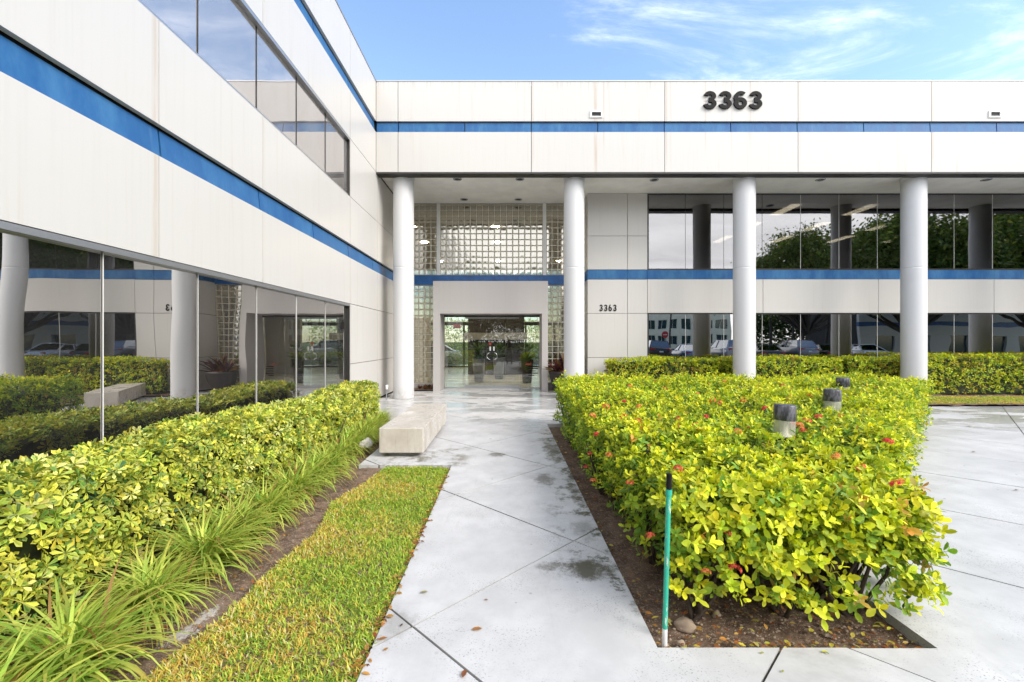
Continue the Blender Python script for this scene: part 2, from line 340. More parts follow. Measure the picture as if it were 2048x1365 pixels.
a = Mat('bark'); P = a.pos((4, 4, 1)); c = a.mix(a.noise(P, 4, 5), (.05, .042, .034), (.16, .14, .115)); M['bark'] = a.out(a.pbr(c, .9, 0, .2, a.bump(a.noise(P, 6, 5), .8, .03)))
a = Mat('lobby_tile'); P = a.pos(); c = a.mix(a.ramp(a.noise(P, 2.5, 6, .7), .35, .65), (.55, .57, .55), (.72, .74, .72)); M['tile'] = a.out(a.pbr(c, .18, 0, .5))
# ================================================================== ground, paving
def pxg(x, y):                       # pixel of the 2048 picture on the ground -> (X, Y)
    Y = CAM_H * FPX / (y - VY); return ((x - VX) * Y / FPX, Y)
g = MB(); g.add([(-600, -600, -.13), (600, -600, -.13), (600, 600, -.13), (-600, 600, -.13)], [(0, 1, 2, 3)])
tag(g.build('ground', M['ground']), kind='structure')
g = MB(); g.add([(-60, -60, -.10), (70, -60, -.10), (70, -4.05, -.10), (-60, -4.05, -.10)], [(0, 1, 2, 3)])
tag(g.build('parking_lot', M['asphalt']), kind='structure')
g = MB(); g.add([(-40, 28.5, -.10), (60, 28.5, -.10), (60, 60, -.10), (-40, 60, -.10)], [(0, 1, 2, 3)])
tag(g.build('rear_parking_lot', M['asphalt']), kind='structure')

g = MB(); g.add([(-9, 27.32, -.06), (9, 27.32, -.06), (9, 31, -.06), (-9, 31, -.06)], [(0, 1, 2, 3)])
tag(g.build('rear_terrace', M['paving']), kind='structure')
REG = [[(-.70, -4), (.79, -4), (.79, 8.6), (-.70, 8.6)],
       [(.79, -4), (28, -4), (28, 2.32), (.79, 2.32)],
       [(2.25, 2.32), (28, 2.32), (28, 8.6), (7.9, 8.6), (2.25, 2.95)],
       [(-.70, 8.6), (28, 8.6), (28, 10.9), (-.70, 10.9)],
       [(-.70, 10.9), (2.55, 10.9), (2.55, 14.6), (-.70, 14.6)],
       [(2.55, 10.9), (3.9, 10.9), (3.9, 12.72), (2.55, 12.72)],
       [(-1.90, 5.74), (-.70, 5.74), (-.70, 8.95), (-1.90, 8.95)],
       [(-3.52, 8.95), (-.70, 8.95), (-.70, 14.6), (-3.52, 14.6)],
       [(-2.09, 14.6), (1.13, 14.6), (1.13, 15.14), (-2.09, 15.14)]]
def clip(poly, a, b, c):             # keep a*x+b*y <= c
    o = []
    for i in range(len(poly)):
        p, q = poly[i], poly[(i + 1) % len(poly)]; dp = a * p[0] + b * p[1] - c; dq = a * q[0] + b * q[1] - c
        if dp <= 0: o.append(p)
        if (dp < 0) != (dq < 0) and abs(dp - dq) > 1e-9:
            t = dp / (dp - dq); o.append((p[0] + t * (q[0] - p[0]), p[1] + t * (q[1] - p[1])))
    return o
def area(p): return abs(sum(p[i][0] * p[(i+1) % len(p)][1] - p[(i+1) % len(p)][0] * p[i][1] for i in range(len(p)))) / 2 if len(p) > 2 else 0
def inset(poly, d):
    o = poly
    for i in range(len(poly)):
        (x0, y0), (x1, y1) = poly[i], poly[(i + 1) % len(poly)]; l = math.hypot(x1 - x0, y1 - y0); nx, ny = (y1 - y0) / l, -(x1 - x0) / l
        o = clip(o, nx, ny, nx * x0 + ny * y0 - d)
    return o
pave = MB()
for r in REG: pave.poly(inset(r, .013), -.11, -.014)
pave = tag(pave.build('pavement', M['joint']), kind='structure')
PU, PV, PS, GAP = 1.97, -3.02, 2.135, .010
for iu in range(-6, 22):
    for iv in range(-14, 20):
        u0, v0 = PU + iu * PS, PV + iv * PS; mb = MB(); tot = 0
        dz = random.uniform(-.002, .002)
        for r in REG:
            p = r
            for (A, B, C_) in ((1, 1, u0 + PS - GAP), (-1, -1, -u0 - GAP), (1, -1, v0 + PS - GAP), (-1, 1, -v0 - GAP)):
                p = clip(p, A, B, C_)
                if len(p) < 3: break
            if len(p) >= 3 and area(p) > 1e-4: mb.poly(p, -.10, dz); tot += area(p)
        if tot > .002: mb.build('slab', M['paving'], pave)

def wob(x, y, s=1.0, k=0.0):
    return (np.sin(x * 2.1 * s + 1.3 + k) + np.sin(y * 2.7 * s + .4 + 2 * k) + np.sin((x + y) * 4.3 * s + 2.2 + k) * .6 + np.sin((x - 1.7 * y) * 7.9 * s + k) * .35) / 2.95
def soil_bed(name, x0, x1, y0, y1, z, amp, step=.035, ptest=None):
    nx, ny = int((x1 - x0) / step) + 1, int((y1 - y0) / step) + 1
    gx, gy = np.meshgrid(np.linspace(x0, x1, nx), np.linspace(y0, y1, ny))
    gz = z + amp * (wob(gx, gy, 1.5) * .6 + wob(gx, gy, 5, 1.0) * .5) + RNG.normal(0, amp * .22, gx.shape)
    V = np.stack([gx, gy, gz], -1).reshape(-1, 3); i = np.arange(nx * ny).reshape(ny, nx)
    q = np.stack([i[:-1, :-1], i[:-1, 1:], i[1:, 1:], i[1:, :-1]], -1).reshape(-1, 4)
    F = np.concatenate([q[:, :3], q[:, [0, 2, 3]]])
    return tag(np_obj(name, V, F, M['soil'], smooth=True), kind='structure')
soil_bed('planting_bed_soil', .74, 8.2, 2.27, 8.64, -.062, .016)
soil_bed('hedge_bed_soil', -3.50, -1.2, -4, 8.98, -.040, .018, .04)
soil_bed('facade_bed_soil', 3.85, 27, 10.85, 13.80, .045, .03, .08); soil_bed('hedge_end_soil', 2.53, 3.84, 12.68, 13.80, .04, .02, .06)
soil_bed('corner_bed_soil', -3.50, -2.30, 14.2, 14.78, .05, .02, .05)

# ================================================================== the office building
BLD = tag(empty('office_building', (-3.5, 13.0, 0)), 'white panelled office building with blue bands, dark ribbon windows and round entrance columns', 'building')
BI = Matrix.Translation((3.5, -13.0, 0))
def part(mb, name, mat, parent=None):
    if parent is None: mb.v = [(x + 3.5, y - 13.0, z) for x, y, z in mb.v]; return mb.build(name, mat, BLD)
    mb.v = [(x + 3.5, y - 13.0, z) for x, y, z in mb.v]; return mb.build(name, mat, parent)
def sub(mb, name, mat, parent):      # parent sits at the building's origin
    return part(mb, name, mat, parent)
def bpart(name, mat, *b, parent=None, ch=0.0): return part(MB().box(*b, ch=ch), name, mat, parent)

XL = -3.486; YF = 11.93; YW = 13.75; YG = 14.8; J = .007
# --- left wing (faces +X)
LJ = [-5.5, -2.0, 1.0, 2.65, 4.47, 6.38, 9.95]
rows = [(2.435, 3.464), (3.775, 4.83), (6.135, 7.203), (7.495, 8.557)]
for (z0, z1) in rows:
    for k in range(len(LJ) - 1):
        bpart('wall_panel', M['panel'], XL - .06, XL, LJ[k] + .004, LJ[k+1] - .004, z0 + .004, z1 - .004)
zs = [0.06, 1.085, 2.435, 3.464]; 
for (y0, y1) in ((9.95, YF + .12), (YF + .12, YG + .05)):
    for z0, z1 in ((0.05, 1.085), (1.085, 2.435), (2.435, 3.464), (3.775, 4.83), (4.83, 6.13)):
        bpart('wall_panel', M['panel'], XL - .06, XL, y0 + J, y1 - J, z0 + .006, z1 - .006)
for z0, z1 in ((6.135, 7.203), (7.495, 8.557)):
    bpart('wall_panel', M['panel'], XL - .06, XL, 9.95 + J, YF - .004, z0 + .004, z1 - .004)
BJ = [-2.71, -.90, .91, 2.72, 4.53, 6.36, 8.14, 9.95, 11.76, YG + .05]
for (z0, z1, y_end) in ((3.464, 3.745, YG + .05), (7.203, 7.465, YF)):
    for k in range(len(BJ) - 1):
        e = min(BJ[k+1], y_end)
        if e - BJ[k] < .1: continue
        y0_, y1_ = BJ[k] + .012, e - .012; part(MB().add([(XL - .104, y0_, z0), (XL - .028, y0_, z0), (XL - .028, y1_, z0), (XL - .104, y1_, z0), (XL - .104, y0_, z1), (XL - .055, y0_, z1), (XL - .055, y1_, z1), (XL - .104, y1_, z1)], [(0, 3, 2, 1), (4, 5, 6, 7), (0, 1, 5, 4), (1, 2, 6, 5), (2, 3, 7, 6), (3, 0, 4, 7)]), 'band_panel', M['blue'])
part(MB().box(XL - .30, XL - .105, -5.5, YG + .05, 2.40, 4.86).box(XL - .30, XL - .105, -5.5, YG, 6.10, 8.50).box(XL - .30, XL - .07, 9.96, YG + .05, 0.0, 2.39).box(XL - .30, XL - .07, 9.96, YG + .05, 4.87, 6.09), 'wall_backing', M['reveal'])
# end bay panels of the near end and the wing's mass
part(MB().box(-22, XL - .31, -5.5, 11.9, 8.35, 8.50).box(-22, -21.8, -5.5, 28, 0, 8.34).box(-22, XL - .31, -5.7, -5.51, 0, 8.34), 'roof', M['panel'])
part(MB().box(-21.7, XL - .35, -5.4, 11.9, 4.35, 4.6).box(-8.2, -8.0, -5.4, 14.9, 0, 8.3).box(-21.7, -8.3, 11.9, 12.1, 0, 8.3), 'interior_slab', M['dark_core'])
bpart('roof_coping', M['alu'], XL - .12, XL + .012, -5.5, YF - .02, 8.560, 8.585)
# ribbon windows of the left wing: panes butt-jointed with pale sealant
def ribbon_left(z0, z1, glass, lower):
    w = part(MB().box(XL - .13, XL + .004, -4.9, 9.94, z1 - .055, z1 - .002).box(XL - .12, XL - .03, -4.9, 9.94, z0, z0 + .045), 'ribbon_window', M['alu'])
    ys = [9.944 - 1.206 * k for k in range(13)]
    for k in range(12):
        sub(MB().box(XL - .075, XL - .066, ys[k+1] + .005, ys[k] - .005, z0 + .045, z1 - .055), 'pane', M[glass], w)
        if k < 11: sub(MB().box(XL - .055, XL - .062, ys[k+1] - .0032, ys[k+1] + .0032, z0 + .045, z1 - .055), 'joint', M['sealant' if lower else 'alu_dark'], w)
    sub(MB().box(XL - .12, XL - .005, 9.915, 9.945, z0, z1), 'jamb', M['alu_dark'], w)
    return w
ribbon_left(.06, 2.432, 'glass_low', True); ribbon_left(4.835, 6.13, 'glass_up', False)
# --- front wing: fascia
FJ = [XL + .002, -2.895, .68, 4.255, 7.83, 11.405, 14.98, 18.55, 22.1]
for z0, z1 in ((6.131, 7.203), (7.495, 8.557)):
    for k in range(len(FJ) - 1):
        bpart('fascia_panel', M['panel'], FJ[k] + J, FJ[k+1] - J, YF, YF + .06, z0, z1)
fb = [FJ[0]]
for k in range(1, len(FJ) - 1): fb += [FJ[k], (FJ[k] + FJ[k+1]) / 2]
for k in range(len(fb) - 1):
    x0_, x1_ = fb[k] + .012, fb[k+1] - .012; part(MB().add([(x0_, YF + .030, 7.205), (x1_, YF + .030, 7.205), (x1_, YF + .104, 7.205), (x0_, YF + .104, 7.205), (x0_, YF + .046, 7.468), (x1_, YF + .046, 7.468), (x1_, YF + .104, 7.468), (x0_, YF + .104, 7.468)], [(0, 3, 2, 1), (4, 5, 6, 7), (0, 1, 5, 4), (1, 2, 6, 5), (2, 3, 7, 6), (3, 0, 4, 7)]), 'band_panel', M['blue'])
part(MB().box(XL - .05, 22.1, YF + .105, YF + .3, 6.135, 8.50), 'fascia_backing', M['reveal'])
bpart('fascia_drip', M['alu_dark'], XL + .003, 22.1, YF + .002, YF + .30, 6.085, 6.130)
part(MB().box(XL - .1, 22.1, YF - .012, YF + .14, 8.560, 8.585), 'roof_coping', M['alu'])
part(MB().box(-22, 22.1, YF + .31, 27.5, 8.30, 8.45).box(22.1, 22.3, YF, 27.5, 0, 8.55), 'roof', M['panel'])
for x in (2.42, 13.10):              # scupper drains
    sc_ = part(MB().box(x - .17, x - .125, YF - .03, YF - .001, 7.585, 7.765).box(x + .125, x + .17, YF - .03, YF - .001, 7.585, 7.765).box(x - .125, x + .125, YF - .03, YF - .001, 7.73, 7.765).box(x - .125, x + .125, YF - .03, YF - .001, 7.585, 7.62), 'scupper', M['soffit'])
    sub(MB().box(x - .124, x + .124, YF - .006, YF - .002, 7.621, 7.729), 'drain_opening', M['reveal'], sc_)
# soffit of narrow metal boards
sf = MB(); y = YF + .31
while y < YG + .2:
    sf.box(XL + .004, 22.0, y, y + .092, 6.172, 6.190); y += .102
sf = part(sf, 'soffit_boards', M['soffit']); sf['kind'] = 'stuff'
bpart('soffit_deck', M['soffit'], XL, 22.0, YF + .31, YG + .25, 6.20, 6.24)
for (x_, y_) in ((-1.37, 12.55), (.39, 12.55), (4.2, 12.6), (8.9, 12.6), (13.6, 12.6), (-1.35, 14.35), (.40, 14.35), (9.0, 12.6)):
    if x_ == 9.0: continue
    d = part(MB().lathe([(.115, -.022), (.125, -.012), (.125, 0), (.09, 0), (.085, -.012), (.115, -.022)], 24, (x_, y_, 6.171), caps=False), 'downlight', M['alu'])
    sub(MB().lathe([(.0, 0), (.088, 0)], 20, (x_, y_, 6.165), caps=False), 'lens', M['dark_core'], d)
# columns
for x_ in (-2.862, 1.905, 6.665, 11.405, 16.15):
    c = part(MB().lathe([(.285, -.02), (.285, 3.60), (.285, 3.621), (.281, 3.626), (.281, 3.634), (.285, 3.639), (.285, 3.66), (.285, 6.09), (.285, 6.12), (.298, 6.13), (.300, 6.14), (.300, 6.171)], 56, (x_, 12.45, 0)), 'column', M['column'])
    sub(MB().lathe([(.286, -.01), (.300, .0), (.297, .012), (.286, .02)], 40, (x_, 12.45, 0), caps=False), 'sealant_bead', M['concrete_side'], c)
# --- right-hand recessed front
zb = lambda p: 1.6 + (682 - p) * YW / 890.0
PX = [2.518, 3.754, 4.372]
for k in range(2):
    for z0, z1 in ((.04, 1.09), (1.09, 2.455), (2.455, 3.505), (3.805, 4.846), (4.846, 6.168)):
        bpart('wall_panel', M['panel'], PX[k] + J, PX[k+1] - J, YW, YW + .06, z0 + .006, z1 - .006)
    bpart('band_panel', M['blue'], PX[k] + (.002 if k == 0 else .004), PX[k+1] - .004, YW - .006, YW + .05, 3.512, 3.796)
# return of the pier
for z0, z1 in ((.04, 1.09), (1.09, 2.455), (2.455, 3.505), (3.805, 4.846), (4.846, 6.168)):
    bpart('wall_panel', M['panel'], PX[0] + .007, PX[0] + .067, YW + .067, YG - .01, z0 + .006, z1 - .006)
bpart('band_panel', M['blue'], PX[0] - .004, PX[0] + .05, YW + .052, YG - .01, 3.512, 3.796)
part(MB().box(PX[0] + .07, PX[2] - .01, YW + .07, YG + .2, .0, 6.17), 'wall_backing', M['reveal'])
SP = [4.372 + 3.57 * k for k in range(6)]
for k in range(5):
    bpart('wall_panel', M['panel'], SP[k] + J, SP[k+1] - J, YW, YW + .06, 2.47, 3.505)
    bpart('band_panel', M['blue'], SP[k] + .003, SP[k+1] - .003, YW - .006, YW + .05, 3.512, 3.790)
part(MB().box(SP[0], SP[-1], YW + .07, YW + .28, 2.45, 3.84), 'wall_backing', M['reveal'])
for (z0, z1, gm) in ((3.84, 6.165, 'glass'), (.28, 2.462, 'glass_ground')):
    w = part(MB().box(SP[0], SP[-1], YW + .01, YW + .10, z0 - .045 if z0 > 1 else z0 - .06, z0).box(SP[0], SP[-1], YW + .02, YW + .10, z1 - .03, z1).box(SP[0], SP[0] + .045, YW + .012, YW + .10, z0, z1 - .03), 'ribbon_window', M['alu_dark'])
    n = 15
    for k in range(n):
        xa = SP[0] + .05 if k == 0 else SP[0] + 1.19 * k
        sub(MB().box(xa + .004, SP[0] + 1.19 * (k + 1) - .004, YW + .050, YW + .059, z0, z1 - .03), 'pane', M[gm], w)
        if k: sub(MB().box(xa - .004, xa + .004, YW + .044, YW + .064, z0, z1 - .03), 'joint', M['sealant' if (k > 3 or z0 < 1) else 'alu_dark'], w)
# rooms behind the right-hand windows
part(MB().box(2.6, 22.05, 21.0, 21.2, 0, 8.2).box(2.6, 22.05, YW + .30, 21, 3.15, 3.45).box(2.6, 22.05, YG + .26, 21, 5.96, 6.15).box(4.5, 22.05, YW + .3, YG + .255, 5.96, 6.165).box(2.6, 22.05, YW + .3, 21, -.06, .02), 'interior_slab', M['room_wall'])
for x_ in (9.1, 11.6, 14.1, 16.6, 19.1):
    for y_ in (14.75, 16.9, 19.0):
        bpart('ceiling_light', M['troffer'], x_, x_ + .32, y_ - .6, y_ + .6, 5.935, 5.955)
# house numbers built from strokes
def arc(cx, cy, rx, ry, a0, a1, n=18): return [(cx + rx * math.cos(R(a0 + (a1 - a0) * i / n)), cy + ry * math.sin(R(a0 + (a1 - a0) * i / n))) for i in range(n + 1)]
def ribbon(mb, pts, w, y0, y1, sx, ox, oz, kx=1.0):
    L = []; Rr = []
    for i, p in enumerate(pts):
        q0, q1 = pts[max(i-1, 0)], pts[min(i+1, len(pts)-1)]; tx, ty = q1[0]-q0[0], q1[1]-q0[1]; l = math.hypot(tx, ty) or 1
        nx, ny = -ty / l, tx / l; L.append((p[0] + nx*w/2, p[1] + ny*w/2)); Rr.append((p[0] - nx*w/2, p[1] - ny*w/2))
    n = len(pts); V = []
    for y in (y0, y1): V += [(ox + x*sx*kx, y, oz + z*sx) for x, z in L] + [(ox + x*sx*kx, y, oz + z*sx) for x, z in Rr]
    F = []
    for i in range(n - 1):
        F += [(i, i+1, n+i+1, n+i), (2*n+i, 3*n+i, 3*n+i+1, 2*n+i+1), (i, 2*n+i, 2*n+i+1, i+1), (n+i, n+i+1, 3*n+i+1, 3*n+i)]
    F += [(0, n, 3*n, 2*n), (n-1, 3*n-1, 4*n-1, 2*n-1)]
    mb.add(V, F)
def digit(ch, s, ox, oz, y, w, wide, depth, kx=1.0):
    mb = MB(); k = wide
    def ribbon(*q): globals()['ribbon'](*q, kx)
    if ch == '3':
        t = w / 2
        ribbon(mb, arc(.5*k, .725, .5*k - t - .02, .275 - t, 168, -90, 22) + [(.42*k, .725 - .275 + t)], w, y - depth, y, s, ox, oz)
        ribbon(mb, [(.42*k, .575 - t + .005)] + arc(.5*k, .287, .5*k - t, .288 - t, 90, -172, 22), w, y - depth - .002, y - .001, s, ox, oz)
    else:
        t = w / 2
        ribbon(mb, arc(.5*k, .325, .5*k - t, .325 - t, 0, 360, 36), w, y - depth, y, s, ox, oz)
        if kx > 1: ribbon(mb, arc(.53*k, .62, .53*k - t, .38 - t, 48, 200, 20), w, y - depth - .002, y - .001, s, ox, oz)
        else: ribbon(mb, [(.50*k, 1.0), (.30*k, .72), (t, .42), (t, .33)], w * .95, y - depth - .002, y - .001, s, ox, oz)
    return mb
HN = part(MB().box(5.30, 6.80, YF - .004, YF - .001, 8.03, 8.034), 'house_number', M['black_sign'])
for i, ch in enumerate('3363'): sub(digit(ch, .47, 5.275 + i * .407, 7.805, YF - .006, .195, .60, .045, 1.24), 'digit', M['black_sign'], HN)
HN2 = part(MB().box(2.90, 3.38, YW - .0025, YW - .001, 2.60, 2.602), 'house_number', M['black_sign'])
for i, ch in enumerate('3363'): sub(digit(ch, .205, 2.885 + i * .1415, 2.520, YW - .003, .155, .50, .012), 'digit', M['black_sign'], HN2)

# --- glass block wall
bmk = MB()
def block_mesh():
    o, i_ = .0955, .079; V = []; F = []; mi = []
    def ring(h, y): return [(-h, y, -h), (h, y, -h), (h, y, h), (-h, y, h)]
    V += ring(o, .03) + ring(o, .004) + ring(i_ + .006, -.006) + ring(i_, -.004)
    for a_ in range(3):
        for k in range(4): F.append((a_*4+k, a_*4+(k+1) % 4, a_*4+4+(k+1) % 4, a_*4+4+k)); mi.append(1)
    b = len(V); n = 4
    for r_ in range(n + 1):
        for c_ in range(n + 1):
            x = -i_ + 2 * i_ * c_ / n; z = -i_ + 2 * i_ * r_ / n; V.append((x, -.004 - .0016 * (1 - (x / i_) ** 2) * (1 - (z / i_) ** 2), z))
    for r_ in range(n):
        for c_ in range(n): F.append((b + r_*(n+1)+c_, b + r_*(n+1)+c_+1, b + (r_+1)*(n+1)+c_+1, b + (r_+1)*(n+1)+c_)); mi.append(0)
    me = bpy.data.meshes.new('glass_block'); me.from_pydata(V, [], F); me.materials.append(M['block_face']); me.materials.append(M['block_rim'])
    me.polygons.foreach_set('material_index', mi); me.polygons.foreach_set('use_smooth', [m == 0 for m in mi]); me.update(); return me
BM_ = block_mesh()
panels = [(-2.19, 17, 3.79, 12, .2009, .1967), (-2.30 - 6 * .1965, 6, 3.79, 12, .1965, .1967), (1.335, 6, 3.79, 12, .1955, .1967),
          (-2.335 - 6 * .19, 6, .20, 16, .19, .2031), (1.345, 6, .20, 16, .1945, .2031)]
blocks = []
for (x0, nc, z0, nr, dx, dz) in panels:
    for r_ in range(nr):
        for c_ in range(nc): blocks.append((x0 + (c_ + .5) * dx, z0 + (r_ + .5) * dz, dx, dz))
vis = sorted(blocks, key=lambda b: (abs(b[0] + .5) > 2.75, abs(b[0] + .5)))
rest = MB(); rm = []
for i, (bx_, bz_, dx, dz) in enumerate(vis):
    if i < 300:
        o = link(bpy.data.objects.new('glass_block', BM_), BLD); o.location = (bx_ + 3.5, YG - 13.0, bz_); o.scale = (dx / .2, 1, dz / .2)
        o.rotation_euler = (random.gauss(0, .006), 0, random.gauss(0, .006))
    else:
        rest.add([(bx_ + 3.5 + v.co.x * dx / .2, YG - 13 + v.co.y, bz_ + v.co.z * dz / .2) for v in BM_.vertices], [tuple(p.vertices) for p in BM_.polygons]); rm += [p.material_index for p in BM_.polygons]
o = rest.build('glass_blockwork', M['block_face'], BLD); o.data.materials.append(M['block_rim']); o.data.polygons.foreach_set('material_index', rm); o['kind'] = 'stuff'
mo = MB()
for (x0, nc, z0, nr, dx, dz) in panels:
    for c_ in range(nc + 1): mo.box(x0 + c_*dx - .0075, x0 + c_*dx + .0075, YG - .001, YG + .06, z0, z0 + nr*dz)
    for r_ in range(nr + 1):
        for c_ in range(nc): mo.box(x0 + c_*dx + .0076, x0 + (c_+1)*dx - .0076, YG, YG + .059, z0 + r_*dz - .0075, z0 + r_*dz + .0075)
mo = part(mo, 'mortar_grid', M['mortar']); mo['kind'] = 'stuff'
for x_ in (-2.245, 1.28): bpart('mullion', M['white_paint'], x_ - .052, x_ + .052, YG - .045, YG + .07, 3.785, 6.17)
bpart('head_rail', M['alu'], XL + .01, 2.51, YG - .03, YG + .07, 6.152, 6.170)
bpart('band_panel', M['blue_deep'], XL + .005, PX[0] - .005, YG - .07, YG + .07, 3.465, 3.782)
bpart('sill', M['stucco'], XL + .005, -2.33, YG - .05, YG + .10, -.02, .195); bpart('sill', M['stucco'], 1.35, PX[0], YG - .05, YG + .10, -.02, .195)
# --- entrance portal, doors
po = part(MB().box(-2.32, -2.10, 14.15, 15.25, -.02, 2.474).box(1.145, 1.336, 14.15, 15.25, -.02, 2.474).box(-2.32, 1.336, 14.15, 15.25, 2.474, 3.508), 'portal', M['stucco'])
hd = part(MB().box(-2.098, 1.143, 15.10, 15.20, 2.415, 2.472), 'door_header', M['alu_dark'])
for (x0, x1) in ((-2.095, -1.39), (.455, 1.14)):
    s_ = part(MB().box(x0, x1, 15.12, 15.16, 0.0, .022), 'sidelight', M['alu'])
    sub(MB().box(x0 + .004, x1 - .004, 15.135, 15.147, .022, 2.414), 'pane', M['door_glass'], s_)
def cpull(x, sgn):
    pts = [(x, 15.125, .98)] + [(x + sgn * .115 * math.sin(R(a_)), 15.075, 1.09 - .115 * math.cos(R(a_))) for a_ in range(8, 175, 14)] + [(x, 15.125, 1.20)]
    return MB().tube(pts, .010, 8)
for (x0, x1, hx, sg) in ((-1.384, -.476, -.535, -1), (-.470, .448, -.411, 1)):
    d = part(MB().box(x0, x1, 15.115, 15.165, .006, .095).box(x0, x1, 15.115, 15.165, 2.36, 2.41), 'door', M['alu'])
    sub(MB().box(x0 + .003, x1 - .003, 15.135, 15.147, .095, 2.36), 'pane', M['door_glass'], d)
    sub(cpull(hx, sg), 'handle', M['chrome'], d)
    sub(MB().box(hx - .025, hx + .025, 15.118, 15.134, 1.27, 1.41), 'lock_plate', M['white_paint'], d)
simple('red_print', (0.55, 0.03, 0.025), .5)
bpart('door_sticker', M['red_print'], -.575, -.505, 15.128, 15.133, 1.47, 1.54)
# small block of lettering on the right sidelight, too small to read
nt_ = MB(); nr_ = MB()
for k, wd in enumerate((.30, .34, .26, .34, .22)): nt_.box(.75, .75 + wd, 15.130, 15.132, .72 - k * .075, .745 - k * .075)
nr_.box(.66, .86, 15.130, 15.132, .80, .83)
np_ = part(nt_, 'door_notice', M['black_sign']); sub(nr_, 'red_line', M['red_print'], np_)

# --- lobby seen through the doors
tag(MB().box(-6.5, 6.2, 15.17, 27.3, -.10, .012).build('lobby_floor', M['tile']), kind='structure')
part(MB().box(-6.7, -6.5, 15.0, 27.4, 0, 6.0).box(6.2, 6.4, 15.0, 27.4, 0, 6.0), 'lobby_wall', M['white_paint'])
part(MB().box(-6.7, 6.4, YG + .26, 27.4, 5.96, 6.2), 'lobby_ceiling', M['room_wall'])
part(MB().box(-6.5, XL - .31, 14.9, 15.1, 0, 6.0).box(2.6, 6.2, 14.9, 15.1, 0, 5.95), 'lobby_wall', M['room_wall'])
part(MB().box(-4.9, -3.40, 19.9, 20.1, 0, 2.65), 'lobby_wall', M['white_paint'])
simple('core_stone', (.055, .048, .046), .25, nz=.35, nsc=3); simple('canopy_grey', (.30, .295, .28), .4, nz=.1)
for r_ in range(5):
    for c_ in range(3):
        x0 = -1.80 + c_ * .89; bpart('core_panel', M['core_stone'], x0 + .008, x0 + .882, 21.0, 21.1, .02 + r_ * .62 + .008, .02 + (r_ + 1) * .62 - .008)
bpart('core_backing', M['mortar'], -1.80, .87, 21.11, 23.0, .0, 4.0)
bpart('canopy', M['canopy_grey'], -1.90, .95, 20.2, 20.98, 1.66, 1.98)
# far side of the lobby: clear glazing below, blockwork grid above
part(MB().box(-6.5, 6.2, 27.0, 27.15, 2.55, 2.75).box(-4.0, -3.85, 27.0, 27.15, 0, 2.54).box(-2.6, -2.5, 27.0, 27.15, 0, 2.54).box(2.9, 3.0, 27.0, 27.15, 0, 2.54).box(1.15, 1.25, 27.0, 27.15, 0, 2.54).box(-6.5, 6.2, 27.0, 27.15, .02, .10), 'rear_frame', M['alu_dark'])
gm = MB()
for k in range(33): gm.box(-6.5 + k * .4 - .012, -6.5 + k * .4 + .012, 27.02, 27.10, 2.76, 5.95)
for k in range(9): gm.box(-6.5, 6.2, 27.03, 27.09, 2.76 + k * .39, 2.79 + k * .39)
gm = part(gm, 'rear_grid', M['mortar']); gm['kind'] = 'stuff'
bpart('rear_pane', M['door_glass'], -6.5, 6.2, 27.05, 27.056, .1, 5.95)
for (px_, py_) in ((857, 416), (985, 430), (1070, 440), (903, 440), (1112, 416)):
    Yl = 16.6; x_ = (px_ - VX) * Yl / FPX; z_ = CAM_H + (VY - py_) * Yl / FPX
    l = part(MB().lathe([(.005, .07), (.05, .05), (.07, 0), (.05, -.05), (.005, -.07)], 12, (x_, Yl, z_)), 'lobby_lamp', M['warm_lamp'])
    sub(MB().tube([(x_, Yl, z_ + .07), (x_, Yl, 5.96)], .008, 6), 'stem', M['alu_dark'], l)
for x_ in (-3.6, -.4, 2.9):
    for y_ in (17.0, 19.6, 24.2): part(MB().lathe([(.005, 0), (.15, 0), (.16, .02)], 16, (x_, y_, 5.938), caps=False), 'lobby_fill_light', M['lobby_fill_glow'])  # glowing ceiling discs added to brighten the lobby
ex = tag(empty('exit_sign', (-1.95, 17.7, 2.1)), 'small red exit sign hanging inside the lobby behind the left sidelight', 'sign')
MB().box(-.14, .14, -.02, .02, 0, .17).build('panel', M['red_print'], ex); MB().tube([(0, 0, .17), (0, 0, 3.86)], .008, 6).build('rod', M['alu'], ex)
lt = MB(); y0_, y1_ = -.024, -.0205
lt.box(-.115, -.105, y0_, y1_, .04, .13)
for z_ in (.04, .08, .12): lt.box(-.104, -.075, y0_, y1_, z_, z_ + .01)
lt.box(.010, .020, y0_, y1_, .04, .13).box(.045, .105, y0_, y1_, .12, .13).box(.070, .080, y0_, y1_, .04, .119)
lt.add([(-.06, y0_, .04), (-.05, y0_, .04), (-.005, y0_, .13), (-.015, y0_, .13)], [(0, 1, 2, 3)]).add([(-.015, y0_ - .001, .04), (-.005, y0_ - .001, .04), (-.05, y0_ - .001, .13), (-.06, y0_ - .001, .13)], [(0, 1, 2, 3)])
lt.build('lettering', M['white_paint'], ex)
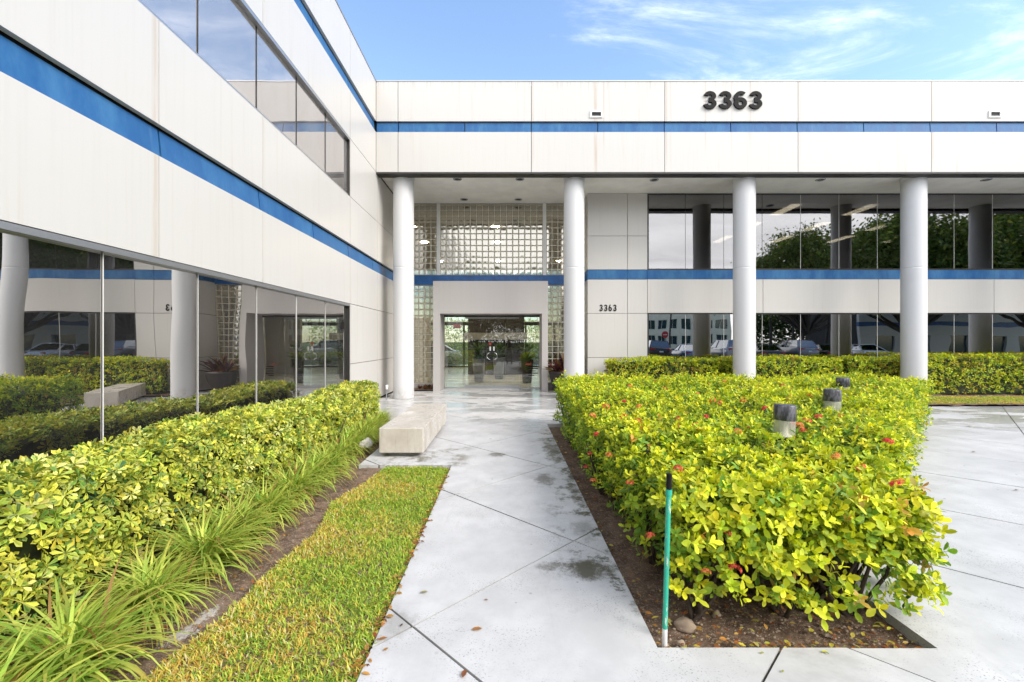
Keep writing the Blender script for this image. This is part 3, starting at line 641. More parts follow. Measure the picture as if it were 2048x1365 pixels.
# ================================================================== foliage
def unit(v): return v / np.maximum(np.linalg.norm(v, axis=-1, keepdims=True), 1e-9)
OVAL = (np.array([(0, 0, 0), (.3, -.43, .05), (.3, 0, 0), (.3, .43, .05), (.68, -.42, .03), (.68, 0, -.02), (.68, .42, .03), (1, 0, -.08)]),
        np.array([(0, 2, 1), (0, 3, 2), (1, 2, 5), (1, 5, 4), (2, 3, 6), (2, 6, 5), (4, 5, 7), (5, 6, 7)]), np.array([.5, 1, 0, 1, 1, 0, 1, .8]))
RND = (np.array([(0, 0, 0), (.26, -.32, .05), (.26, 0, 0), (.26, .32, .05), (.60, -.48, .04), (.60, 0, -.01), (.60, .48, .04), (.87, -.30, -.01), (.87, 0, -.05), (.87, .30, -.01), (1, 0, -.08)]),
        np.array([(0, 2, 1), (0, 3, 2), (1, 2, 5), (1, 5, 4), (2, 3, 6), (2, 6, 5), (4, 5, 8), (4, 8, 7), (5, 6, 9), (5, 9, 8), (7, 8, 10), (8, 9, 10)]), np.array([.5, 1, 0, 1, 1, 0, 1, 1, .2, 1, .9]))
OBOV = (np.array([(0, 0, 0), (.35, -.22, .04), (.35, 0, 0), (.35, .22, .04), (.75, -.48, .02), (.75, 0, -.03), (.75, .48, .02), (1, 0, -.10)]), OVAL[1], OVAL[2])
LITE = (np.array([(0, 0, 0), (.5, -.45, .05), (.5, 0, 0), (.5, .45, .05), (1, 0, -.06)]), np.array([(0, 2, 1), (0, 3, 2), (1, 2, 4), (2, 3, 4)]), np.array([.5, 1, 0, 1, .8]))
def leaves(tmpl, P, D, N, L, Wd, ca, cb):
    """P base, D direction, N face normal, L length, Wd width, ca midrib colour, cb margin colour -> V, F, colour"""
    T, Fc, E = tmpl; n = len(P); k = len(T)
    D = unit(D); S = unit(np.cross(D, N)); N = np.cross(S, D)
    V = P[:, None] + D[:, None] * (T[None, :, 0:1] * L[:, None, None]) + S[:, None] * (T[None, :, 1:2] * Wd[:, None, None]) + N[:, None] * (T[None, :, 2:3] * L[:, None, None])
    C_ = ca[:, None] * (1 - E[None, :, None]) + cb[:, None] * E[None, :, None]
    F = Fc[None] + (np.arange(n) * k)[:, None, None]
    return V.reshape(-1, 3), F.reshape(-1, 3), C_.reshape(-1, 3)
def stack(lst):
    V = []; F = []; C_ = []; b = 0
    for v, f, c in lst: V.append(v); F.append(f + b); C_.append(c); b += len(v)
    return np.concatenate(V), np.concatenate(F), np.concatenate(C_)
def pick(pal, wts, n):
    pal = np.array(pal, float); w = np.array(wts, float); w /= w.sum()
    c = pal[RNG.choice(len(pal), n, p=w)]; return np.clip(c * RNG.normal(1, .12, (n, 1)) * RNG.normal(1, .05, (n, 3)), .004, .9)
def frame(A):
    ref = np.where(np.abs(A[:, 2:3]) < .9, np.array([[0, 0, 1.]]), np.array([[1., 0, 0]]))
    U = unit(np.cross(ref, A)); return U, np.cross(A, U)

def whorl(P, A, pal_top, w_top, pal_low, w_low, L0, wr, pairs, tmpl, depth):
    """shoots with opposite leaf pairs (P shoot tips, A shoot axes)"""
    n = len(P); U, V_ = frame(A); rot = RNG.uniform(0, 2 * math.pi, n); res = []
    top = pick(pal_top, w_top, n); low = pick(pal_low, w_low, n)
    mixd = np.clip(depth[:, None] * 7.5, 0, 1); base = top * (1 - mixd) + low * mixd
    for k in range(pairs):
        al = np.radians([34, 62, 84][k] + RNG.normal(0, 9, n)); off = -[0.0, .018, .042][k] * (L0 / .06)
        for s in (0, math.pi):
            ph = rot + k * math.pi / 2 + s + RNG.normal(0, .2, n)
            Rd = U * np.cos(ph)[:, None] + V_ * np.sin(ph)[:, None]
            D = A * np.cos(al)[:, None] + Rd * np.sin(al)[:, None]; N = A * np.sin(al)[:, None] - Rd * np.cos(al)[:, None]
            N = N + RNG.normal(0, .18, (n, 3)); L = L0 * RNG.uniform(.6, 1.35, n) * [.85, 1.0, 1.05][k]
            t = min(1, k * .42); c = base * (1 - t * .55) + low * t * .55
            c = c * RNG.normal(1, .08, (n, 1)); cm = c * np.array([.86, .95, .9])
            res.append(leaves(tmpl, P + A * off, D, N, L, L * wr * RNG.uniform(.85, 1.15, n), np.clip(cm, 0.003, .9), np.clip(c, .003, .9)))
    return res
def palmate(P, A, L0, tmpl, nl=7):
    """umbrella-like clusters, leaves splashed with yellow"""
    n = len(P); U, V_ = frame(A); rot = RNG.uniform(0, 2 * math.pi, n); res = []
    GRN = pick([(.07, .17, .03), (.11, .24, .04), (.045, .13, .04), (.18, .32, .07)], [3, 3, 2, 1], n)
    YEL = pick([(.84, .78, .10), (.86, .82, .26), (.76, .75, .09), (.55, .64, .08)], [4, 2, 3, 1.5], n)
    var = RNG.beta(2.2, .85, n)
    for k in range(nl):
        ph = rot + k * 2 * math.pi / nl + RNG.normal(0, .12, n); al = np.radians(74 + RNG.normal(0, 11, n))
        Rd = U * np.cos(ph)[:, None] + V_ * np.sin(ph)[:, None]
        D = A * np.cos(al)[:, None] + Rd * np.sin(al)[:, None]; N = A * np.sin(al)[:, None] - Rd * np.cos(al)[:, None] + RNG.normal(0, .15, (n, 3))
        L = L0 * RNG.uniform(.8, 1.2, n)
        v = np.clip(var + RNG.normal(0, .30, n), 0, 1)[:, None]; vm = np.clip(v - .30 + RNG.normal(0, .25, (n, 1)), 0, 1)
        res.append(leaves(tmpl, P + Rd * .006, D, N, L, L * .42, GRN * (1 - vm) + YEL * vm, GRN * (1 - v) + YEL * v))
    return res

def inpoly(x, y, poly):
    r = np.zeros(len(x), bool); n = len(poly)
    for i in range(n):
        (x0, y0), (x1, y1) = poly[i], poly[(i + 1) % n]
        c = ((y0 > y) != (y1 > y)) & (x < (x1 - x0) * (y - y0) / (y1 - y0 + 1e-12) + x0); r ^= c
    return r
def edge_dist(x, y, poly):
    d = np.full(len(x), 1e9); n = len(poly)
    for i in range(n):
        (x0, y0), (x1, y1) = poly[i], poly[(i + 1) % n]; ex, ey = x1 - x0, y1 - y0
        t = np.clip(((x - x0) * ex + (y - y0) * ey) / (ex * ex + ey * ey), 0, 1); d = np.minimum(d, np.hypot(x - x0 - t * ex, y - y0 - t * ey))
    return d
def hedge_shoots(poly, ztop, zbot, dens_top, dens_side, rnd=.14, jit=.05, amp=.05, k=0.0, edges=None):
    """tips and axes of shoots over the clipped body of a hedge with the plan poly (counter-clockwise)"""
    xs = [p[0] for p in poly]; ys = [p[1] for p in poly]; bw, bh = max(xs) - min(xs), max(ys) - min(ys)
    n = int(bw * bh * (dens_top if not callable(dens_top) else dens_top(0, 0)))
    x = RNG.uniform(min(xs), max(xs), n); y = RNG.uniform(min(ys), max(ys), n); m = inpoly(x, y, poly)
    if callable(dens_top): m &= RNG.uniform(0, 1, n) < dens_top(x, y) / dens_top(0, 0)
    x, y = x[m], y[m]; d = edge_dist(x, y, poly); dd = np.clip(rnd - d, 0, rnd)
    zt = ztop(x, y) + amp * wob(x, y, 1.3, k) + amp * .6 * wob(x, y, 4.1, k + 2) - (rnd - np.sqrt(np.maximum(rnd ** 2 - dd ** 2, 0))) * .8
    dep = np.abs(RNG.normal(0, jit, len(x))); P = [np.stack([x, y, zt - dep], -1)]; DE = [dep]
    A = [np.stack([RNG.normal(0, .45, len(x)), RNG.normal(0, .45, len(x)), np.ones(len(x))], -1)]
    np_ = len(poly)
    for i in range(np_):
        if edges is not None and i not in edges: continue
        (x0, y0), (x1, y1) = poly[i], poly[(i + 1) % np_]; l = math.hypot(x1 - x0, y1 - y0); nx, ny = (y1 - y0) / l, -(x1 - x0) / l
        ds = dens_side if not callable(dens_side) else dens_side((x0 + x1) / 2, (y0 + y1) / 2)
        hmax = float(np.max(ztop(np.array([x0, x1]), np.array([y0, y1])))); n = int(l * (hmax - zbot) * ds); t = RNG.uniform(0, 1, n)
        x = x0 + (x1 - x0) * t; y = y0 + (y1 - y0) * t; zt = ztop(x, y) - .05; z = zbot + (zt - zbot) * RNG.uniform(0, 1, n) ** .8
        dep = np.abs(RNG.normal(0, jit * 1.2, n)); bul = amp * (wob(x + y, z * 2, 2.0, k + i) + .8 * wob(x + y, z * 3, 5.0, k + i)) - .05 * np.clip((.22 - z) / .22, 0, 1)
        P.append(np.stack([x + nx * (bul - dep), y + ny * (bul - dep), z], -1)); DE.append(dep)
        A.append(np.stack([nx + RNG.normal(0, .5, n), ny + RNG.normal(0, .5, n), .55 + RNG.normal(0, .4, n)], -1))
    return np.concatenate(P), unit(np.concatenate(A)), np.concatenate(DE)
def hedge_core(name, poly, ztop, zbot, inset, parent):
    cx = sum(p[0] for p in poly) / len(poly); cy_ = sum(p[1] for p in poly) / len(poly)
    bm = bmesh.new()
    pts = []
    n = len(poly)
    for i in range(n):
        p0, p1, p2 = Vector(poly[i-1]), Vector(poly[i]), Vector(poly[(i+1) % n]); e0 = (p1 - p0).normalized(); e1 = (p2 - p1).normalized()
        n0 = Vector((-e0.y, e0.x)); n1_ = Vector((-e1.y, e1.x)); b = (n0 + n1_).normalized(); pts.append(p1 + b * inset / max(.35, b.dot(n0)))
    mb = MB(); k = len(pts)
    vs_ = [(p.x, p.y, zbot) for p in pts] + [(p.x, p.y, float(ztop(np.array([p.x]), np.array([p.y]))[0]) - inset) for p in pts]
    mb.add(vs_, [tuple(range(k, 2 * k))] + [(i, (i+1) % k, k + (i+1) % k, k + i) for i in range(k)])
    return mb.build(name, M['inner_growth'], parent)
def stems(P0, tips, rad, parent, name='stems', seg=5):
    mb = MB()
    for p, t in zip(P0, tips):
        p = Vector(p); t = Vector(t); mid = (p + t) / 2 + Vector((random.uniform(-.05, .05), random.uniform(-.05, .05), random.uniform(-.03, .06)))
        mb.tube([p, (p + mid) / 2 + Vector((random.uniform(-.02, .02), 0, 0)), mid, t], [rad, rad * .8, rad * .6, rad * .3], seg, caps=False)
    return tag(mb.build(name, M['twig'], parent), kind='stuff')
def local(V, o): return V - np.array(o.location)[None]

# --- variegated hedge along the left wing
HL = tag(empty('variegated_hedge', (-2.75, 3, 0)), 'long clipped hedge of yellow and green variegated leaves under the left wing windows', 'hedge')
LP = [(-3.12, -3.2), (-2.42, -3.2), (-2.42, 8.45), (-2.55, 8.62), (-3.0, 8.62), (-3.12, 8.5)]
zt_l = lambda x, y: .81 + .09 * np.clip((5.5 - y) / 3, 0, 1) + 0 * x + .03 * np.sin(y * 1.7)
P, A, DE = hedge_shoots(LP, zt_l, .10, lambda x, y: np.where(np.asarray(y) < 1.2, 130, np.where(np.asarray(y) > 5.5, 400, 500)) if np.ndim(y) else 500, lambda x, y: 260 if y > 8 else (420 if x > -2.5 else 120), jit=.05, amp=.045)
m = P[:, 1] > -3; P, A, DE = P[m], A[m], DE[m]; A = unit(A + RNG.normal(0, .28, A.shape))
near = P[:, 1] < 4.2
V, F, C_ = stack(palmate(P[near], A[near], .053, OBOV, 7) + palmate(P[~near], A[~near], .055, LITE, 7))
np_obj('foliage', local(V, HL), F, M['leaf'], C_, HL)
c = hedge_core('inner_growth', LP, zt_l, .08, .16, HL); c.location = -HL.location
b = [(random.uniform(-2.9, -2.5), y, -.05) for y in np.arange(0, 8.6, .22)]
s_ = stems(b, [(x + random.uniform(-.2, .25), y + random.uniform(-.2, .2), .55) for x, y, z in b], .014, HL); s_.location = -HL.location

# --- flowering hedge in the bed right of the path
HR = tag(empty('flowering_hedge', (2.5, 5, 0)), 'broad yellow green flowering hedge with red blooms right of the path', 'hedge')
RP = [(.95, 2.62), (1.10, 2.50), (2.22, 2.44), (2.42, 2.50), (2.52, 2.72), (2.66, 3.10), (3.35, 3.80), (8.0, 8.42), (7.6, 8.62), (.98, 8.55), (.90, 5.5)]
zt_r = lambda x, y: .735 + .20 * np.clip((y - 2.4) / 4.5, 0, 1) + 0 * x
def dtop(x, y):
    if np.ndim(y) == 0: return 740
    return np.where(y < 4.0, 740, np.where(y < 6, 460, 330))
P, A, DE = hedge_shoots(RP, zt_r, .09, dtop, lambda x, y: 760 if y < 3.6 else (380 if x < 1.2 else 200), rnd=.20, jit=.095, amp=.09, k=3.0)
# looser lower fringe and stray shoots on the near end
ex_n = 300; t = RNG.uniform(0, 1, ex_n); pxs = .95 + 1.42 * t
P2 = np.stack([pxs, 2.46 + RNG.normal(0, .07, ex_n), RNG.uniform(.10, .78, ex_n)], -1); A2 = unit(np.stack([RNG.normal(.1, .5, ex_n), -.8 + RNG.normal(0, .4, ex_n), .5 + RNG.normal(0, .4, ex_n)], -1))
st_n = 900; x3 = RNG.uniform(.95, 6.5, st_n); y3 = RNG.uniform(2.5, 8.4, st_n); m3 = inpoly(x3, y3, RP); x3, y3 = x3[m3], y3[m3]
P3 = np.stack([x3, y3, zt_r(x3, y3) + np.abs(RNG.normal(.03, .035, len(x3))) + .06 * wob(x3, y3, 1.3, 3.0)], -1); A3 = unit(np.stack([RNG.normal(0, .3, len(x3)), RNG.normal(0, .3, len(x3)), np.ones(len(x3))], -1))
P = np.concatenate([P, P2, P3]); A = np.concatenate([A, A2, A3]); DE = np.concatenate([DE, np.zeros(ex_n + len(x3))])
gap = wob(P[:, 0], P[:, 2] * 1.3 + P[:, 1], 4.0, 5.0); keep = ~((P[:, 1] < 2.75) & ((P[:, 2] < .38) & (gap + (P[:, 2] - .24) * 2.5 < -.12) | (P[:, 2] < .17 - .11 * np.clip((P[:, 0] - 1.35) / .6, 0, 1))))
for lx, ly in ((2.48, 4.02), (3.90, 5.32), (5.32, 7.0)): keep &= ~((np.hypot(P[:, 0] - lx + .06, P[:, 1] - ly + .14) < .20) & (P[:, 2] > zt_r(P[:, 0], P[:, 1]) - .06))
P, A, DE = P[keep], A[keep], DE[keep]
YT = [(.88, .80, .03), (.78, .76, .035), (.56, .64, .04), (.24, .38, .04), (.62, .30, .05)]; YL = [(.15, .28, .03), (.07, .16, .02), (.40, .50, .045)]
zone = np.where(wob(P[:, 0], P[:, 1], .9, 1.7) > .34, 1, 0)
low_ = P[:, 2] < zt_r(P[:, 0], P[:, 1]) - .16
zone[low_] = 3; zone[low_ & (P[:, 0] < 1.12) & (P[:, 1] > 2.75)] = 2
near = P[:, 1] < 3.9; res = []
for nr_, tm in ((True, RND), (False, LITE)):
    for zn, wt in ((1, [1.2, 2, 2.5, 2, .15]), (0, [5, 3.4, 1.7, .9, .16]), (2, [.5, 1.2, 3, 4, .12]), (3, [2.6, 3, 2.6, 2.0, .2])):
        m = (near == nr_) & (zone == zn)
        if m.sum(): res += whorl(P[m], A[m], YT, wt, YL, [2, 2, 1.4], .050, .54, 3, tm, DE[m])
V, F, C_ = stack(res); np_obj('foliage', local(V, HR), F, M['leaf'], C_, HR)
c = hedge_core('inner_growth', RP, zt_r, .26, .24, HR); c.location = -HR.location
b = []; tp = []
for k in range(20):
    x, y = random.uniform(1.05, 2.2), random.uniform(2.66, 3.4)
    for j in range(4):
        b.append((x + random.uniform(-.03, .03), y + random.uniform(-.03, .03), -.08)); tp.append((min(2.26, max(1.02, x + random.uniform(-.38, .38))), max(2.56, y + random.uniform(-.30, .28)), random.uniform(.35, .62)))
for k in range(60):
    x, y = 1.02 + random.uniform(0, .3), random.uniform(3.4, 8.4); b.append((x, y, -.08)); tp.append((x + random.uniform(-.2, .2), y + random.uniform(-.2, .2), .5))
s_ = stems(b, tp, .016, HR); s_.location = -HR.location
# fine side twigs that show between the leaves of the near end
b = [tp[random.randrange(80)] for k in range(110)]; s_ = stems(b, [(min(2.34, x + random.uniform(-.22, .22)), max(2.50, y - random.uniform(.0, .25)), min(.66, z + random.uniform(-.05, .22))) for x, y, z in b], .006, HR, 'twigs', 4); s_.location = -HR.location; s_['kind'] = 'stuff'
# flower heads: domed clusters of small four-petalled flowers
def flower_mesh(nm, pal):
    nf = 26; res = []
    th = RNG.uniform(0, 2 * math.pi, nf); ph = np.arccos(1 - RNG.uniform(0, 1, nf) * 1.05)
    Ax = np.stack([np.sin(ph) * np.cos(th), np.sin(ph) * np.sin(th), np.cos(ph)], -1); Pc = Ax * np.array([.030, .030, .022]); U, V_ = frame(Ax); rt = RNG.uniform(0, 6.28, nf)
    for k in range(4):
        a_ = rt + k * math.pi / 2; D = U * np.cos(a_)[:, None] + V_ * np.sin(a_)[:, None] + Ax * .25
        c = pick(pal, [2, 2, 1], nf); res.append(leaves(LITE, Pc, D, Ax, np.full(nf, .0125), np.full(nf, .008), c, c))
    V, F, C_ = stack(res); return np_mesh(nm, V, F, M['petal'], C_)
FM = [flower_mesh('bloom', [(.78, .13, .07), (.82, .20, .10), (.70, .08, .07)]), flower_mesh('bloom', [(.70, .05, .07), (.76, .08, .10), (.62, .03, .04)]), flower_mesh('bloom', [(.82, .26, .09), (.84, .34, .10), (.74, .18, .07)])]
FL = [(1212, 816), (1248, 806), (1278, 816), (1276, 847), (1247, 837), (1185, 835), (1290, 863), (1357, 842), (1391, 855), (1425, 803), (1412, 837), (1440, 808), (1486, 803), (1530, 820), (1475, 867), (1502, 858), (1580, 850), (1598, 855), (1614, 845), (1637, 838), (1684, 836), (1607, 866), (1193, 872), (1218, 915), (1180, 910), (1172, 937), (1186, 965), (1260, 970), (1356, 944), (1672, 918), (1722, 940), (1790, 975), (1800, 970), (1300, 1077), (1450, 1070), (1412, 1150), (1468, 1143), (1776, 888), (1395, 790), (1330, 780), (1565, 772), (1450, 765), (1260, 775), (1620, 795)]
for i, (fx, fy) in enumerate(FL):
    dx, dz = (fx - VX) / FPX, -(fy - VY) / FPX
    # march the sight line until it meets the hedge body
    yy = 2.36
    while yy < 8.6:
        x, z = dx * yy, CAM_H + dz * yy
        if z <= float(zt_r(np.array(x), np.array(yy))) + .02 and (x > .86 and yy > 2.44): break
        yy += .02
    o = link(bpy.data.objects.new('bloom', FM[i % 3]), HR); o.location = Vector((dx * yy, yy, CAM_H + dz * yy + .015)) - HR.location
    s_ = random.uniform(.8, 1.25); o.scale = (s_, s_, s_); o.rotation_euler = (random.uniform(-.2, .7), random.uniform(-.5, .5), random.uniform(0, 6))

# --- clipped hedges along the recessed front
def front_hedge(x0, x1, y0, y1, zt, label, dens, k):
    H = tag(empty('clipped_hedge', ((x0 + x1) / 2, (y0 + y1) / 2, .04)), label, 'hedge', 'clipped hedges along the window front')
    poly = [(x0, y0), (x1, y0), (x1, y1), (x0, y1)]; zf = lambda x, y: zt + 0 * x + .02 * np.sin(x * 3 + k)
    P, A, DE = hedge_shoots(poly, zf, .12, dens, dens, jit=.05, amp=.05, k=k, edges=[0, 1, 3])
    warm = wob(P[:, 0], P[:, 2] * 1.5, 1.7, k) > .25; res = []
    for wm_, pt, wt in ((True, [(.70, .52, .04), (.50, .28, .04), (.60, .58, .04), (.26, .32, .03)], [2, 1.2, 2, 1.4]), (False, YT, [3, 3, 2, 1.4, .3])):
        m = warm == wm_
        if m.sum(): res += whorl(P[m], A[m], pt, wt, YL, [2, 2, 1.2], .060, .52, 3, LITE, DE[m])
    V, F, C_ = stack(res); np_obj('foliage', local(V, H), F, M['leaf'], C_, H)
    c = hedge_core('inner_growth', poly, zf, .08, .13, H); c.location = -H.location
    b = [(x, y0 + .2, 0) for x in np.arange(x0 + .1, x1, .3)]; s_ = stems(b, [(x + random.uniform(-.2, .2), y - .05, .45) for x, y, z in b], .014, H); s_.location = -H.location
front_hedge(2.98, 6.15, 12.85, 13.55, 1.12, 'low clipped hedge below the small 3363 number', 240, 1.0)
front_hedge(6.42, 9.75, 12.85, 13.55, 1.12, 'low clipped hedge in front of the window mirroring the parked cars', 240, 2.2)
front_hedge(9.95, 11.55, 12.85, 13.55, 1.15, 'short stretch of clipped hedge just left of the rightmost column', 240, 4.1)
front_hedge(11.62, 19.5, 12.72, 13.55, 1.20, 'tall clipped hedge running right of the rightmost column', 230, 3.3)

# --- arching grass clumps edging the left hedge
def clump_mesh(n, Lm, seed):
    rg = np.random.default_rng(seed); seg = 7; V = []; F = []; C_ = []
    for i in range(n):
        a_ = rg.uniform(0, 2 * math.pi); L = Lm * rg.uniform(.6, 1.15); lean = rg.uniform(.0, 1.0); w = rg.uniform(.006, .0105)
        p = np.array([rg.normal(0, .045), rg.normal(0, .06), 0.0]); el = math.radians(90 - 42 * lean); hd = np.array([math.cos(a_), math.sin(a_), 0]); sd = np.array([-math.sin(a_), math.cos(a_), 0])
        g_ = rg.uniform(0, 1); base = np.array([.20, .40, .05]) * (1 - g_) + np.array([.66, .76, .14]) * g_; base = base * rg.normal(1, .12)
        tipc = base * .5 + np.array([.42, .36, .08]) * .5 if rg.uniform() < .6 else np.array([.52, .34, .08]); b = len(V)
        dry = rg.uniform() < .04
        for s in range(seg + 1):
            t = s / seg; ww = w * (1 - t ** 2.2) + .0006; V += [p - sd * ww, p + sd * ww]
            c = base * (1 - t ** 3) + tipc * t ** 3
            if dry: c = np.array([.34, .20, .07])
            C_ += [c, c]; p = p + (hd * math.cos(el) + np.array([0, 0, math.sin(el)])) * (L / seg); el -= math.radians(rg.uniform(11, 19)) * (.75 + lean * .6)
        for s in range(seg): q = b + 2 * s; F += [(q, q + 1, q + 3), (q, q + 3, q + 2)]
    return np_mesh('blades', np.array(V), np.array(F), M['blade'], np.clip(np.array(C_), .01, .8))
CM = [clump_mesh(400, .53, 21), clump_mesh(380, .50, 22), clump_mesh(420, .52, 23)]
CY = [1.62, 2.10, 2.66, 3.16, 3.60, 4.04, 4.50, 4.96, 5.42, 5.90, 6.40, 6.92, 7.46, 8.02, 8.50]
NM = ['big pale arching grass clump in the lower left corner of the photo', 'pale grass clump behind the one in the lower left corner', 'bright arching grass clump beside the bare whitish patch of soil']
ORD = ['fourth', 'fifth', 'sixth', 'seventh', 'eighth', 'ninth', 'tenth', 'eleventh', 'twelfth', 'thirteenth', 'fourteenth', 'last']
for i, y_ in enumerate(CY):
    E = tag(empty('grass_clump', (-2.10 - .018 * i + random.uniform(-.05, .05) + (.06 if i < 2 else 0), y_, -.03), random.uniform(0, 6)), NM[i] if i < 3 else ORD[i - 3] + ' grass clump along the variegated hedge, counted from the camera', 'plant', 'grass clumps edging the hedge')
    o = link(bpy.data.objects.new('blades', CM[i % 3]), E); s_ = random.uniform(.88, 1.12) * (1.08 if i < 2 else 1); o.scale = (s_, s_, s_ * .95)

# --- lawn
def lawn(name, x0, x1, y0, y1, n, L0, mask, z0, wid):
    x = RNG.uniform(x0, x1, n); y = RNG.uniform(y0, y1, n); m = mask(x, y); x, y = x[m], y[m]; n = len(x)
    dry = np.clip(.40 + .85 * wob(x, y, 1.9, .7) + .45 * wob(x, y, 6, 1.7) + RNG.normal(0, .22, n), 0, 1)[:, None]
    cg = pick([(.32, .50, .06), (.48, .60, .07), (.62, .66, .09), (.18, .32, .04)], [3, 3, 2, 1.5], n); cd = pick([(.76, .66, .13), (.74, .54, .10), (.62, .34, .07), (.80, .72, .36)], [3, 2.4, 1.2, 1.4], n)
    c = np.where(RNG.uniform(0, 1, (n, 1)) < np.clip(dry * .9, 0, .86), cd, cg)
    P = np.stack([x, y, np.full(n, z0) + .006 * wob(x, y, 8)], -1); a_ = RNG.uniform(0, 2 * math.pi, n); el = np.radians(RNG.uniform(2, 62, n))
    D = np.stack([np.cos(a_) * np.cos(el), np.sin(a_) * np.cos(el), np.sin(el)], -1); L = L0 * RNG.uniform(.5, 1.25, n)
    N = np.stack([-np.cos(a_) * np.sin(el), -np.sin(a_) * np.sin(el), np.cos(el)], -1)
    V, F, C_ = leaves(LITE, P, D, N, L, wid * RNG.uniform(.7, 1.3, n), c * .8, c)
    return tag(np_obj(name, V, F, M['blade'], C_), 'yellowing green lawn strip between the soil edge and the concrete path' if x1 < 0 else 'thin strip of green lawn in front of the far clipped hedge', 'lawn', kind='stuff')
edge_l = lambda y: -1.66 + .05 * np.sin(y * 2.3) + .03 * np.sin(y * 5.1 + 1) + .16 * np.clip((y - 4.4) / 1.3, 0, 1)
lawn('lawn', -1.80, -.69, 1.2, 5.74, 95000, .045, lambda x, y: (x > edge_l(y)) & (x < -.715 + RNG.normal(0, .008, len(x))) & (y < 5.66 - np.clip((x + .95) * .35, 0, .2)), -.018, .0078)
lawn('far_lawn', 6.0, 20, 10.95, 12.45, 42000, .055, lambda x, y: y < 12.4, .05, .012)
g = MB(); gx = np.arange(1.0, 5.7, .05)
V = []; 
for y_ in gx: V += [(float(edge_l(y_)), y_, -.055), (float(edge_l(y_)) + .10, y_, -.012), (-.74, y_, -.010), (-.705, y_, -.06)]
g.add(V, [(4*i + j, 4*i + j + 1, 4*i + j + 5, 4*i + j + 4) for i in range(len(gx) - 1) for j in range(3)])
tag(g.build('lawn_soil', M['soil']), kind='structure')

# --- dark bromeliad in a wide bowl planter beside the portal, and low plants in the corner bed
def rosette(mb_list, c, n, L, w, pal, el0, el1, tm=OVAL):
    a_ = RNG.uniform(0, 2 * math.pi, n); el = np.radians(RNG.uniform(el0, el1, n)); D = np.stack([np.cos(a_) * np.cos(el), np.sin(a_) * np.cos(el), np.sin(el)], -1)
    N = np.stack([-np.cos(a_) * np.sin(el), -np.sin(a_) * np.sin(el), np.cos(el)], -1); cc_ = pick(pal, [1] * len(pal), n)
    mb_list.append(leaves(tm, np.tile(np.array([c]), (n, 1)).astype(float), D, N, L * RNG.uniform(.7, 1.15, n), np.full(n, w), cc_ * .8, cc_))
simple('pot_dark', (.022, .017, .016), .55, nz=.3)
BP = tag(empty('bowl_planter', (1.80, 13.98, 0)), 'wide dark bowl planter holding a burgundy leaved bromeliad beside the portal', 'planter')
MB().lathe([(.26, 0), (.30, .05), (.40, .35), (.46, .60), (.47, .66), (.44, .66), (.42, .58)], 32).build('bowl', M['pot_dark'], BP)
MB().lathe([(.0, .59), (.43, .60)], 24, caps=False).build('soil', M['soil'], BP)
rs = []
for (dx, dy, s_) in ((0, 0, 1), (-.22, -.12, .7), (.2, -.1, .7)):
    rosette(rs, (dx, dy, .60), 30, .72 * s_, .085 * s_, [(.09, .025, .03), (.16, .045, .04), (.05, .016, .02), (.24, .14, .04)], 15, 82)
rosette(rs, (.05, -.1, .60), 8, .42, .06, [(.30, .22, .03), (.2, .2, .03)], 60, 85)
rosette(rs, (0, -.25, .61), 22, .20, .06, [(.30, .10, .03), (.4, .16, .05)], 5, 40)
V, F, C_ = stack(rs); np_obj('leaves', V, F, M['leaf'], C_, BP, smooth=True)
CB = tag(empty('ground_cover_plant', (-2.58, 14.40, .06)), 'low reddish brown plant in the corner bed left of the portal', 'plant')
rs = []
for k in range(9): rosette(rs, (random.uniform(-.25, .22), random.uniform(-.12, .12), 0), 12, .15, .05, [(.10, .03, .03), (.2, .08, .03), (.05, .06, .02), (.3, .15, .06)], 20, 80)
V, F, C_ = stack(rs); np_obj('leaves', V, F, M['leaf'], C_, CB)
# tall lobby planters with palms
simple('pot_grey', (.14, .15, .16), .3, nz=.15)
for (x_, y_, lab) in ((-1.05, 17.2, 'tall tapered lobby planter with a palm behind the left door'), (-.30, 18.6, 'tall tapered lobby planter with a palm behind the right door'), (.80, 16.9, 'tall dark lobby planter with a palm behind the right sidelight')):
    T = tag(empty('lobby_planter', (x_, y_, .012)), lab, 'planter', 'tall planters in the lobby')
    MB().lathe([(.16, 0), (.17, .01), (.25, .86), (.255, .90), (.225, .90), (.22, .82), (0, .82)], 28).build('pot', M['pot_grey' if x_ < .5 else 'pot_dark'], T)
    rs = []; rosette(rs, (0, 0, .84), 40, .50, .05, [(.05, .11, .02), (.09, .17, .03), (.03, .07, .015)], 10, 85); rosette(rs, (0, 0, 1.15), 26, .48, .045, [(.05, .10, .02), (.08, .15, .03)], 0, 85)
    V, F, C_ = stack(rs); np_obj('fronds', V, F, M['leaf'], C_, T); MB().tube([(0, 0, .8), (.01, 0, 1.16)], .018, 6).build('stem', M['twig'], T)
# ================================================================== bench, lights, small things
def bench(loc, rz, label):
    B = tag(empty('concrete_bench', loc, rz), label, 'bench', 'concrete slab benches')
    MB().box(-.305, .305, -1.19, 1.19, .06, .405, ch=.012).build('seat_block', M['bench'], B)
    for y_ in (-.95, .95): MB().box(-.20, .20, y_ - .12, y_ + .12, -.002, .0595).build('foot', M['concrete_side'], B)
    return B
bench((-1.44, 7.30, 0), 0, 'wet solid concrete bench on the paving left of the path')
bench((2.98, 11.55, 0), R(-27), 'solid concrete bench behind the flowering hedge, seen mirrored in the left windows')

